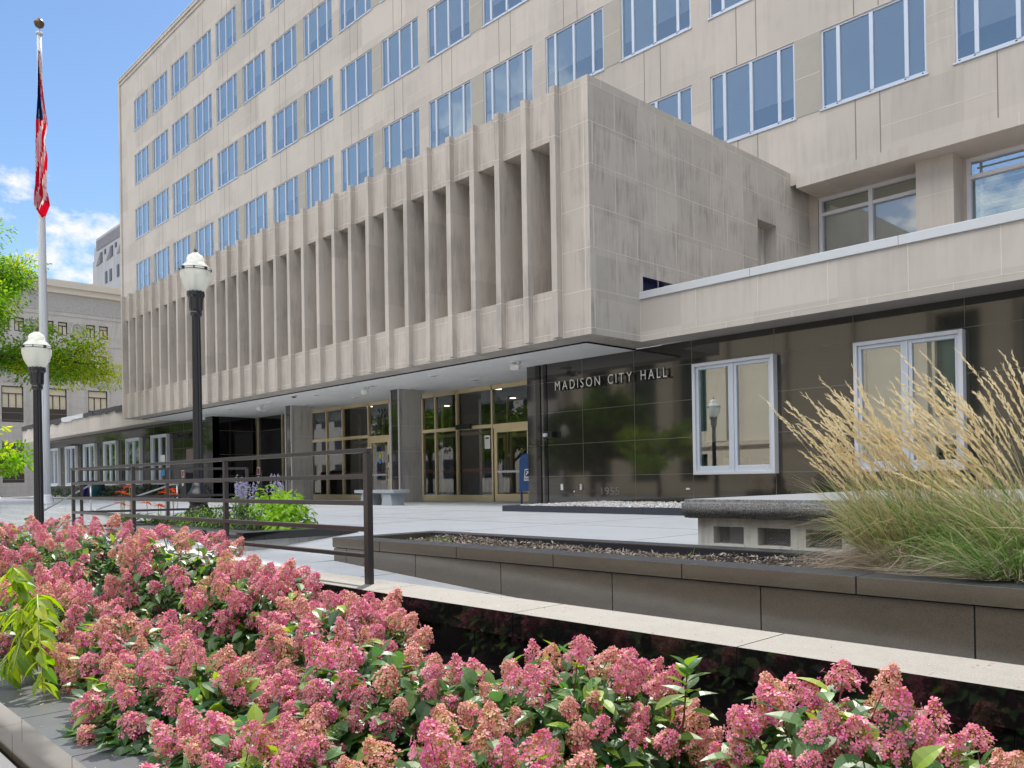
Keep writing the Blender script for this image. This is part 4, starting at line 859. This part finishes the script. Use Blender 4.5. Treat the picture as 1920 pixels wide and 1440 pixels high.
# ================================================================== BENCHES, MAILBOX, BINS
BN = empty('vented_bench', (-4, 7.5, 0), 'long concrete bench slab with rough aggregate edge over a vented concrete base', 'bench')
import bmesh
def slab(x0, x1, y0, y1, z0, z1, name, mats, parent, rough=.012):
    bm = bmesh.new(); bmesh.ops.create_cube(bm, size=1)
    for v in bm.verts: v.co = Vector(((x0+x1)/2+v.co.x*(x1-x0), (y0+y1)/2+v.co.y*(y1-y0), (z0+z1)/2+v.co.z*(z1-z0)))
    bmesh.ops.bevel(bm, geom=list(bm.edges), offset=.035, segments=3, affect='EDGES')
    bmesh.ops.subdivide_edges(bm, edges=[e for e in bm.edges if e.calc_length() > .5], cuts=40, use_grid_fill=True)
    for v in bm.verts:
        if v.co.z < z1-.01: v.co += Vector((noise.noise(v.co*9), noise.noise(v.co*9+Vector((5, 0, 0))), noise.noise(v.co*8+Vector((0, 7, 0)))*.6))*rough
    off = wl(parent)
    for f in bm.faces: f.material_index = 1 if f.normal.z > .8 else 0; f.smooth = True
    for v in bm.verts: v.co -= off
    me = bpy.data.meshes.new(name); bm.to_mesh(me); bm.free()
    for k in mats: me.materials.append(k)
    o = bpy.data.objects.new(name, me); C.objects.link(o); o.parent = parent; return o
slab(-4.66, -1.2, 6.64, 11.4, .33, .505, 'seat', [AGG, AGGT], BN)
m = M(); hs = [(-4.36+.46*k, -4.04+.46*k, .09, .25) for k in range(6)]; wallx(m, -4.53, -1.3, 0, .329, 6.76, hs, .14)
m.quad((-4.53, 11, 0), (-4.53, 6.76, 0), (-4.53, 6.76, .329), (-4.53, 11, .329)); 
for a, b, c, d in hs: m.box(a-.012, b+.012, 6.745, 6.765, c-.022, c-.004); 
build(m, 'vented_base', CONCL, BN)
for a, b, c, d in hs:
    m = M(); y = 6.87; k = 0
    q = a-.2
    while q < b+.05:
        for s_ in (1, -1):
            p0, p1 = Vector((q, y, c)), Vector((q+.16*1.6, y, d))
            if s_ < 0: p0.z, p1.z = d, c
            t0 = max(0, (a-p0.x)/(p1.x-p0.x)); t1 = min(1, (b-p0.x)/(p1.x-p0.x))
            if t1 > t0: m.tube([p0.lerp(p1, t0), p0.lerp(p1, t1)], .0022, 4)
        q += .026
    build(m, 'mesh_screen', STEEL, BN)
m = M(); m.quad((-4.5, 7.2, 0), (-1.3, 7.2, 0), (-1.3, 7.2, .32), (-4.5, 7.2, .32)); m.box(-4.3, -4.12, 6.95, 7.1, 0.02, .3, 1); build(m, 'vent_interior', [INT, POLE], BN)
B2 = empty('stone_bench', (-20.8, 14.7, 0), 'small grey-blue stone bench in front of the middle pillar', 'bench')
BS = mat('blue_grey_stone', (.30, .33, .36), .7, var=.1)
m = M(); m.box(-22.2, -20.1, 14.3, 14.9, .37, .47); build(m, 'seat', BS, B2, bevel=.01)
for x in (-21.9, -20.75): m = M(); m.poly([(x-.05, 14.35, 0), (x+.5, 14.35, 0), (x+.42, 14.35, .368), (x+.03, 14.35, .368)], (0, .45, 0)); build(m, 'leg', BS, B2)
MB = empty('mailbox', (-17.18, 17.1, 0), 'blue round-topped mailbox with eagle mark beside the glass doors', 'mailbox')
m = M(); X0, X1 = -17.46, -16.90; prof = [(X0, .38), (X1, .38)]+[((X0+X1)/2+.27*cos(pi*k/14), 1.2+.27*sin(pi*k/14)) for k in range(15)]
m.poly([(a, 16.9, b) for a, b in prof], (0, .5, 0)); build(m, 'body', BLUEP, MB, bevel=.012)
for x in (X0+.03, X1-.07):
    for y in (16.92, 17.33): m = M(); m.box(x, x+.045, y, y+.045, 0, .385); build(m, 'leg', BLUEP, MB)
m = M(); X = -17.12; m.poly([(X-.13, 16.897, .68), (X+.10, 16.897, .68), (X+.14, 16.897, 1.02), (X-.09, 16.897, 1.02)], (0, -.003, 0), 0)
m.poly([(X-.09, 16.893, .80), (X+.09, 16.893, .80), (X+.115, 16.893, .99), (X-.065, 16.893, .99)], (0, -.001, 0), 1)
m.poly([(X-.085, 16.891, .80), (X+.05, 16.891, .90), (X+.09, 16.891, .935), (X-.0, 16.891, .93)], (0, -.001, 0), 0); m.poly([(X-.05, 16.891, .97), (X+.10, 16.891, .945), (X+.06, 16.891, .915), (X-.0, 16.891, .94)], (0, -.001, 0), 0)
m.poly([(X-.11, 16.893, .71), (X+.075, 16.893, .71), (X+.082, 16.893, .765), (X-.102, 16.893, .765)], (0, -.001, 0), 2); build(m, 'eagle_emblem', [WHITEP, NAVY, GREYM], MB)
def bin_(loc, label, zl):
    T = empty('litter_bin', loc, label, 'bin', 'dark bins by the recess'); x, y, z = loc
    m = M(); m.box(x-.28, x+.28, y-.28, y+.28, 0, 1.25); build(m, 'body', mat('bin_black', (.012, .012, .014), .45), T, bevel=.02)
    m = M(); m.box(x-.13, x+.13, y-.287, y-.281, zl-.15, zl+.15, 1); m.box(x-.11, x+.11, y-.29, y-.2875, zl-.13, zl+.13, 0)
    for q in (-.07, .0, .07): m.box(x+q-.015, x+q+.015, y-.293, y-.291, zl-.09, zl+.09-.03*(q == 0), 2)
    m.box(x-.07, x+.07, y-.293, y-.291, zl+.06, zl+.09, 2); build(m, 'red_label', [REDP, WHITEP, BLACKP], T)
    m = M(); m.tube([(x+.08*cos(t*pi/8), y-.292, zl-.38+.14*sin(t*pi/8)) for t in range(17)], .018, 5, 0, False); build(m, 'round_mark', WHITEP, T)
bin_((-32.6, 16.6, 0), 'dark bin with a red label beside the far pillar', 1.25); bin_((-36.3, 14.9, 0), 'dark bin with a red label against the black recess wall, farther left', 1.2)
# ================================================================== HYDRANGEAS
rr = random.Random(21)
def petal4(m, c, n, r, mi=0):
    n = n.normalized(); a = n.cross(Vector((.3, .5, .8))).normalized(); b = n.cross(a); ro = rr.uniform(0, 6.28); vs = [c-n*r*.1]; fs = []
    for k in range(4):
        t = ro+k*pi/2+rr.uniform(-.12, .12); q = len(vs); L_ = r*rr.uniform(.85, 1.12)
        for dt, l_, h in ((-.50, .55, .05), (-.42, .95, .16), (0, 1.1, .12), (.42, .95, .16), (.50, .55, .05)):
            vs.append(c+(a*cos(t+dt)+b*sin(t+dt))*L_*l_+n*r*(h+rr.uniform(-.06, .1)))
        fs.append((0, q, q+1, q+2, q+3, q+4))
    m.add(vs, fs, mi)
def head(seed, L_=.13, W_=.068, nf=62, nt_=190, ex=2.0):
    m = M(); g = random.Random(seed)
    m.tube([(0, 0, -.10), (0, 0, 0), (0, 0, L_*.8)], [.003, .003, .001], 5, 2)
    for i in range(nf):
        t = (i+.5)/nf; z = L_*(.02+.96*t**1.05); rad = W_*(.62+.38*min(1, t*4))*(1-t**ex)**.7*g.uniform(.5, 1.32)+.004; a = i*2.39996+g.uniform(-.3, .3)
        p = Vector((rad*cos(a), rad*sin(a), z+g.uniform(-.006, .006))); n = Vector((cos(a), sin(a), .25+.9*t))+rdir(g)*.45
        m.tube([(p.x*.2, p.y*.2, p.z-.012), p-n.normalized()*.002], .0006, 3, 1, False) if i % 2 else None
        petal4(m, p, n, g.uniform(.0115, .0182))
    for i in range(nt_):
        t = g.random(); z = L_*(.04+.98*t); rad = W_*(1-t**ex)**.7*g.uniform(.4, 1.0)+.003; a = g.uniform(0, 6.28); p = Vector((rad*cos(a), rad*sin(a), z)); s = g.uniform(.0025, .0052)
        m.add([p+Vector((s, 0, -s)), p+Vector((-s*.5, s, -s)), p+Vector((-s*.5, -s, -s)), p+Vector((0, 0, s*1.3))], [(0, 1, 3), (1, 2, 3), (2, 0, 3)], 1)
    return m
HM = []
for i in range(7):
    m = head(i, (.14, .12, .16, .13, .115, .15, .13)[i], (.064, .058, .060, .054, .060, .064, .068)[i], ex=(1.9, 2.2, 1.5, 1.7, 2.3, 1.6, 2.0)[i])
    me = bpy.data.meshes.new('flower_head'); me.from_pydata(m.v, [], m.f)
    for k in ((PINK, TAN, STEM) if i not in (3, 5) else (PINK2, TAN, STEM)): me.materials.append(k)
    me.polygons.foreach_set('material_index', m.m); me.update(); HM.append(me)
def inside_view(p, mg=.26):
    d = Vector(p)-Vector((0, 0, H)); zz = d.dot(fw)
    return zz > .3 and -.618-mg < d.dot(r2)/zz < .618+mg and d.dot(u2)/zz > -.35-mg
LAB = ['pink hydrangea shrub at the far left end of the bed, under the lamp post', 'pink hydrangea shrub below the left end of the railing', 'broad pink hydrangea shrub below the second railing post from the left', 'pink hydrangea shrub reaching highest against the lower railing bars',
       'pink hydrangea shrub at the curb side, spilling over the dark curb cap', 'pink hydrangea shrub next to the yellow leafed stem', 'pink hydrangea shrub below the end post of the railing', 'pink hydrangea shrub in the middle foreground before the granite wall',
       'pink hydrangea shrub with one tall leafy shoot standing above its flowers', 'tall pink hydrangea shrub nearest the lower right corner', 'pink hydrangea shrub cut by the bottom edge, center', 'pink hydrangea shrub at the bottom, left of center', 'small pink hydrangea shrub cut by the lower right corner', 'pink hydrangea shrub low along the curb between its neighbours, left of centre', 'pink hydrangea shrub overhanging the curb at the bottom edge, left of centre']
SH = [(-13.4, 2.6, 1.0, .85, .06, 38), (-11.2, 2.6, 1.05, .85, .36, 50), (-9.1, 2.7, .95, .70, .36, 44), (-7.3, 2.9, .86, .55, .36, 38),
      (-7.2, 1.78, .70, .50, -.04, 34), (-5.55, 1.85, .58, .42, -.14, 26), (-5.75, 2.85, .66, .48, .14, 36), (-4.45, 2.75, .68, .46, .0, 40),
      (-2.5, 2.66, .72, .52, -.05, 44), (-1.28, 2.72, .44, .48, .0, 40), (-2.2, 1.85, .52, .46, -.22, 30), (-3.4, 2.3, .58, .48, -.08, 38), (-.95, 3.0, .26, .3, -.22, 8), (-4.35, 1.70, .68, .46, -.18, 38), (-3.15, 1.5, .50, .38, -.26, 26)]
ZB = -.66
for si, (cx, cy, rx, ry, zt, nh) in enumerate(SH):
    T = empty('hydrangea_shrub', (cx, cy, ZB), LAB[si], 'hydrangea', 'pink hydrangea shrubs along the bed'); hgt = zt-ZB; c0 = Vector((cx, cy, ZB)); rr = random.Random(100+si)
    st = M(); lf = M(); near = (Vector((cx, cy, 0)).length < 5.2)
    def surf(th, a, k=1): return c0+Vector((rx*k*sin(th)*cos(a), ry*k*sin(th)*sin(a), hgt*(.30+.70*cos(th))*k if th < 1.5 else hgt*.30*k))
    k = 0; placed = []
    for i in range(nh*5):
        if k >= nh*1.4: break
        u = rr.random(); th = math.acos(1-u*.86); a = rr.uniform(0, 6.28); p = surf(th, a, rr.uniform(.84, 1.0)); p.z += rr.uniform(-.05, .03)
        if any((p-q).length < (.086 if near else .112) for q in placed): continue
        if not inside_view(p): continue
        placed.append(p); k += 1

        o = bpy.data.objects.new('flower_head', HM[rr.randrange(7)]); C.objects.link(o); o.parent = T; o.location = p-c0
        d = Vector((sin(th)*cos(a)*.75+rr.gauss(0, .2), sin(th)*sin(a)*.75+rr.gauss(0, .2), 1)).normalized()
        o.rotation_euler = d.to_track_quat('Z', 'Y').to_euler(); s_ = rr.uniform(.58, 1.1)*(1 if near else 1.2); o.scale = (s_, s_, s_*rr.uniform(.8, 1.05))
        b = p-d*.1; st.tube([c0+Vector((rr.uniform(-.1, .1), rr.uniform(-.1, .1), .02)), c0.lerp(b, .55)+Vector((0, 0, .03)), b+d*.02], [.006, .004, .0028], 5)
        for q in range(9 if near else 7):                          # leaves just under the head
            a2 = rr.uniform(0, 6.28); dd = Vector((cos(a2), sin(a2), rr.uniform(-.35, .35))); leaf(lf, b-d*rr.uniform(-.05, .09)+dd*.012, dd, (0, 0, 1), rr.uniform(.085, .135), rr.uniform(.045, .068), rr.uniform(.15, .6), 0, (0, .72, 1, .9, .5, 0))
    nl = 700 if near else 460
    for i in range(nl):
        u = rr.random(); th = math.acos(1-u*1.0); a = rr.uniform(0, 6.28); p = surf(th, a, rr.uniform(.66, 1.0))
        if rr.random() < .4: p.z = ZB+.1+(p.z-ZB-.1)*rr.random()
        if not inside_view(p, .3): continue
        o_ = Vector((sin(th)*cos(a), sin(th)*sin(a), .2)); dd = (o_+rdir(rr)*.8); dd.z -= .25
        leaf(lf, p, dd, Vector((0, 0, 1))+o_*.5, rr.uniform(.08, .135), rr.uniform(.045, .072), rr.uniform(.1, .5), 0, (0, .72, 1, .9, .5, 0))
    if si == 8:                                                     # the tall leafy shoot
        b = Vector((-1.86, 2.66, -.2)); st.tube([b+Vector((-.05, 0, -.25)), b, b+Vector((.02, 0, .2))], [.005, .004, .002], 6)
        for q in range(14):
            a2 = q*2.4; zq = .03+.013*q; dd = Vector((cos(a2), sin(a2), .15+.09*q)); leaf(lf, b+Vector((.02, 0, zq)), dd, (0, 0, 1), .13-.004*q, .06, .25, 1 if q in (5, 9) else 0, (0, .72, 1, .9, .5, 0))
    build(lf, 'foliage', [LGREEN, YGREEN], T); build(st, 'stems', STEM, T)
# ================================================================== OTHER PLANTS
T = empty('milkweed_plant', (-5.9, 1.5, -.62), 'drooping yellow-green large-leafed stem at the left edge over the curb', 'plant'); rr = random.Random(4); m = M(); s = M()
B0 = Vector((-5.95, 1.55, -.60))
for (tip, hh, n) in ((Vector((-5.25, 1.30, -.42)), 1.0, 30), (Vector((-6.1, 1.35, .22)), .8, 22), (Vector((-5.55, 1.22, -.35)), .75, 22), (Vector((-6.2, 1.3, -.1)), .6, 22), (Vector((-5.75, 1.15, -.42)), .5, 22), (Vector((-5.7, 1.3, .0)), .8, 18)):
    pts = [B0+Vector((-.1, 0, 0)), B0+Vector((-.25, -.05, hh*.6)), Vector((-5.8, 1.4, -.6+hh)) if tip.z < -.05 else tip+Vector((-.1, 0, -.1)), tip]
    def bz(t): a_ = pts[0].lerp(pts[1], t); b_ = pts[1].lerp(pts[2], t); c_ = pts[2].lerp(pts[3], t); return a_.lerp(b_, t).lerp(b_.lerp(c_, t), t)
    cu = [bz(i/12) for i in range(13)]; s.tube(cu, [.009-.0005*i for i in range(13)], 7)
    for i in range(int(n*1.8)):
        t = .3+.7*i/(n*1.8); p = bz(t); a2 = i*2.4; dd = Vector((cos(a2)*.8, sin(a2)*.8, -.45+rr.uniform(-.5, .35))); leaf(m, p, dd, Vector((-.2, -.5, .8)), rr.uniform(.11, .19), rr.uniform(.04, .064), rr.uniform(.2, .6), 0, (0, .6, .95, 1, .8, .4, 0))
build(m, 'leaves', YGREEN, T); build(s, 'stem', GSTEM, T, smooth=True)
def bush(name, label, c, r, hh, n, L_, W_, mats, seed, down=.3, group=None, stems=True, st=(0, .75, 1, .6, 0)):
    g = random.Random(seed); T = empty(name, c, label, 'plant', group); c = Vector(c); m = M(); s = M()
    for i in range(n):
        v = rdir(g, -.1); v.z = abs(v.z); k = g.uniform(.55, 1); p = c+Vector((v.x*r*k, v.y*r*k, .04+v.z*hh*k)); d = Vector((v.x, v.y, v.z*.5))+rdir(g)*.7; d.z -= down; leaf(m, p, d, Vector((0, 0, 1))+v*.4, L_*g.uniform(.7, 1.25), W_*g.uniform(.8, 1.2), g.uniform(.1, .5), g.randrange(len(mats)), st)
    for i in range(9): v = rdir(g, .2); s.tube([c, c+Vector((v.x*r*.5, v.y*r*.5, hh*.5)), c+Vector((v.x*r*.8, v.y*r*.8, v.z*hh*.8))], [.006, .004, .002], 5)
    build(m, 'foliage', mats, T); build(s, 'stems', GSTEM, T); return T
bush('potato_vine', 'round mound of lime green leaves at the right end of the low planter', (-10.75, 5.85, .05), .36, .50, 520, .10, .065, [LIME], 1)
bush('potato_vine', 'taller lime green leafy plant behind the right mound in the low planter', (-11.7, 6.05, .05), .36, .62, 460, .10, .06, [LIME], 2)
bush('leafy_annual', 'dark green feathery plant between the lime mounds and the lamp', (-11.6, 5.4, .05), .5, .34, 700, .06, .022, [MIDG, DGREEN], 3)
bush('leafy_annual', 'low yellow-green flowering plant just right of the lamp base', (-12.8, 5.5, .05), .55, .30, 800, .05, .022, [MIDG, LIME], 4)
bush('leafy_annual', 'pale green bedding plant beneath the salvia spikes', (-12.7, 6.1, .05), .42, .5, 600, .06, .02, [LIME, MIDG], 5)
g = random.Random(8)
for i, (x, y, hh, lb) in enumerate(((-12.9, 6.15, .80, 'lilac salvia spikes standing tallest left in the low planter'), (-11.9, 6.2, .78, 'lilac salvia spikes between the lime green plants'), (-12.4, 5.9, .72, 'short lilac salvia spikes in the middle of the low planter'))):
    T = empty('salvia', (x, y, .05), lb, 'flower', 'lilac salvias in the low planter'); s = M(); f = M()
    for k in range(9):
        a = Vector((x+g.gauss(0, .12), y+g.gauss(0, .06), .05)); b = a+Vector((g.gauss(0, .06), g.gauss(0, .06), hh*g.uniform(.8, 1.05))); s.tube([a, b], .004, 4)
        for q in range(34):
            t = 1-.35*g.random(); p = a.lerp(b, t); leaf(f, p, rdir(g), rdir(g), .035, .022, .2, 0, (0, 1, .8, 0))
        for q in range(12): p = a.lerp(b, g.uniform(.1, .6)); leaf(s, p, rdir(g), (0, 0, 1), .07, .03, .3, 1)
    build(s, 'stems', [GSTEM, MIDG], T); build(f, 'flower_spikes', PURP, T)
for i, (x, y, n, lb) in enumerate(((-14.6, 5.55, 7, 'orange lilies left of the lamp base, bright cluster nearer the lamp'), (-15.6, 5.3, 8, 'orange lilies farther left behind the railing post'))):
    T = empty('orange_lily', (x, y, .0), lb, 'flower', 'orange lilies by the lamp'); s = M(); f = M()
    for k in range(n):
        a = Vector((x+g.gauss(0, .22), y+g.gauss(0, .12), .0)); b = a+Vector((g.gauss(0, .05), 0, g.uniform(.35, .72))); s.tube([a, b], .006, 5)
        for q in range(9): leaf(f, b, Vector((cos(q*2.1), sin(q*2.1), g.uniform(.2, 1))), (0, 0, 1), .11, .05, .7, 0)
        for q in range(8): leaf(s, a, Vector((cos(q*.8), sin(q*.8), 1.3)), (0, 0, 1), g.uniform(.3, .5), .045, .5, 1)
    build(s, 'stems', [GSTEM, MIDG], T); build(f, 'petals', ORNG, T)
for i, (x, y, r, lb) in enumerate(((-57, 15.2, 1.1, 'dark juniper shrub at the far left foot of the left granite wall'), (-52, 15.3, .9, 'dark low shrub under the left wing windows, behind the flagpole foot'), (-47.5, 15.2, .8, 'dark low shrub under the left wing, right of the planter pot'), (-44.5, 15.3, .8, 'dark low shrub under the nearest left wing window'), (-41, 15.3, .7, 'dark low shrub below the brown plaque'))):
    bush('dark_shrub', lb, (x, y, 0), r, .75, 600, .16, .08, [DGREEN], 40+i, group='dark shrubs along the left granite wall')
LK_ = empty('left_kerb', (-50, 14, 0), 'low dark kerb edging the shrub bed under the left wing', 'kerb'); m = M(); m.box(-66, -38, 13.9, 14.15, 0, .14); build(m, 'kerb_stone', GRANB, LK_)
T = empty('blue_pot', (-49.3, 14.6, 0), 'dark blue glazed pot in front of the left wing windows', 'pot'); m = M(); m.lathe((-49.3, 14.6, 0), [(.25, 0), (.3, .05), (.48, .9), (.55, 1.0), (.5, 1.02)], 20); build(m, 'body', mat('cobalt_glaze', (.01, .015, .12), .15), T, smooth=True)
T = empty('blue_pot', (-47.9, 14.6, 0), 'blue-green glazed pot right beside the dark blue one', 'pot'); m = M(); m.lathe((-47.9, 14.6, 0), [(.25, 0), (.3, .05), (.42, .85), (.48, .95), (.4, .97)], 20); build(m, 'body', mat('teal_glaze', (.03, .12, .14), .15), T, smooth=True)
bush('wispy_plant', 'wispy grey-green plant at the left edge, left of the lamp post', (-14.4, 2.2, -.62), .62, 1.12, 900, .12, .018, [MIDG, leafmat('sage_leaf', [(.35, .42, .28), (.5, .55, .42)], .4)], 60, down=-.3)
# ================================================================== ORNAMENTAL GRASS
def grass(label, c, nb, ns, lean, spread, hh, seed, green=.5, slen=1.35):
    g = random.Random(seed); T = empty('feather_reed_grass', c, label, 'ornamental grass', 'ornamental grasses in the raised planter'); c = Vector(c); m = M(); s = M(); th_ = M()
    def ribbon(mm, pts, w_, mi):
        side = Vector((g.gauss(0, 1), g.gauss(0, 1), .1)).normalized(); vs = []
        for i, p in enumerate(pts):
            if p.y < 5.45 and p.z < .10: p.z = .10+i*.004; p.y = max(p.y, 5.14)
            q = w_*(1-(i/(len(pts)-1))**2*.9)/2; vs += [p-side*q, p+side*q]
        mm.add(vs, [(2*i, 2*i+1, 2*i+3, 2*i+2) for i in range(len(pts)-1)], mi)
    for i in range(nb):
        a = g.uniform(0, 6.28); p = c+Vector((cos(a), sin(a)*.8, 0))*g.random()*.16; L_ = hh*g.uniform(.55, 1.1); o = Vector((cos(a)*spread*g.uniform(.2, 1.1), sin(a)*spread*g.uniform(.2, 1), 1)).normalized(); dr = g.uniform(.1, .9)
        wv = Vector((g.gauss(0, .09), g.gauss(0, .06), 0)); kk = g.random() < .12; br = Vector((g.gauss(-.1, .25), g.gauss(0, .2), -g.uniform(.2, .5))) if kk else Vector((0, 0, 0))
        pts = [p+o*L_*t+Vector((lean*L_*t*t*.55, 0, -dr*L_*t*t*t*.6))+wv*sin(t*4)*t+br*max(0, t-.55)*L_*1.8 for t in (0, .2, .4, .55, .7, .85, 1)]
        ribbon(m, pts, g.uniform(.004, .010) if g.random() < .75 else g.uniform(.010, .017), 0 if g.random() < green else 1)
    for i in range(ns):
        a = g.uniform(0, 6.28); p = c+Vector((cos(a), sin(a)*.8, 0))*g.random()*.14; L_ = slen*g.uniform(.55, 1.1); o = Vector((cos(a)*spread*.6*g.random()+lean*g.uniform(.1, .75), sin(a)*spread*.35*g.random(), 1)).normalized(); dr = g.uniform(.05, .45)
        f_ = lambda t: p+o*L_*t+Vector((lean*L_*t*t*.42, 0, -dr*L_*t**3*.45))
        s.tube([f_(t/6) for t in range(5)]+[f_(.86)], [.0017, .0016, .0015, .0013, .001, .0008], 3, 0, False)
        n_ = 36; ts = .70
        for q in range(n_):
            t = ts+(1-ts)*q/n_; pp = f_(t); tg = (f_(min(1, t+.03))-f_(t-.03)).normalized(); k = sin(pi*(q+1.5)/(n_+3))**.6; d = (tg+rdir(g)*.28).normalized(); leaf(s, pp+rdir(g)*.003, d, rdir(g), .030+.014*k, .0095*k+.003, .1, 1, (0, 1, .7, 0))
    for i in range(int(nb*.8)):
        a = g.uniform(0, 6.28); p = c+Vector((cos(a)*.16, sin(a)*.12, g.uniform(0, .16))); L_ = g.uniform(.25, .75); o = Vector((cos(a)*1.2-.5, sin(a)*.5-.15, g.uniform(.05, .6))).normalized()
        ribbon(th_, [p+o*L_*t+Vector((lean*.1*t, 0, -.3*L_*t*t+.05*sin(t*3+i))) for t in (0, .33, .66, 1)], g.uniform(.003, .007), 0)
    build(m, 'blades', [BLADEG, BLADET], T); build(s, 'seed_heads', [BLADET, SEED], T); build(th_, 'dry_thatch', THATCH, T)
grass('feathery straw coloured grass clump leaning left, the leftmost in the raised planter', (-2.28, 5.85, .0), 1500, 66, -.45, .62, .90, 1, .35, 1.42)
grass('feathery straw coloured grass clump second from the left, before the second window', (-1.95, 5.95, .0), 1500, 64, -.45, .7, .95, 2, .35, 1.5)
grass('feathery grass clump cut by the right edge of the picture, tallest seed heads', (-1.45, 5.8, .0), 1500, 92, -.55, .8, .95, 3, .45, 1.55)
grass('arching bright green grass tuft low at the right edge over the planter rim', (-1.55, 5.55, .0), 900, 0, -.5, 1.2, .66, 4, .95, 1)
g = random.Random(77); m = M()
for i in range(420):
    q = g.random()
    if q < .35: p = (g.uniform(-8, -.6), g.uniform(3.62, 4.04), -.117)
    elif q < .7: p = (g.uniform(-7, -2), g.uniform(1.14, 1.6), -.497)
    elif q < .85: p = (g.uniform(-8.3, -2), g.uniform(5.14, 5.4), .083)
    else: p = (g.uniform(-8, -4), g.uniform(4.1, 5.1), 0); p = (p[0], p[1], pz(p[0], 4.8)+.004)
    leaf(m, p, (g.gauss(0, 1), g.gauss(0, 1), .05), (0, 0, 1), g.uniform(.008, .022), g.uniform(.005, .012), .2, 0 if g.random() < .5 else 1, (0, 1, .7, 0))
tag(build(m, 'fallen_petals', [PINK2, MULCH]), kind='stuff')
for o in bpy.data.objects:
    if 'wl' in o.keys(): del o['wl']
print('windows', nwin, 'objects', len(bpy.data.objects), 'faces', sum(len(x.polygons) for x in bpy.data.meshes))
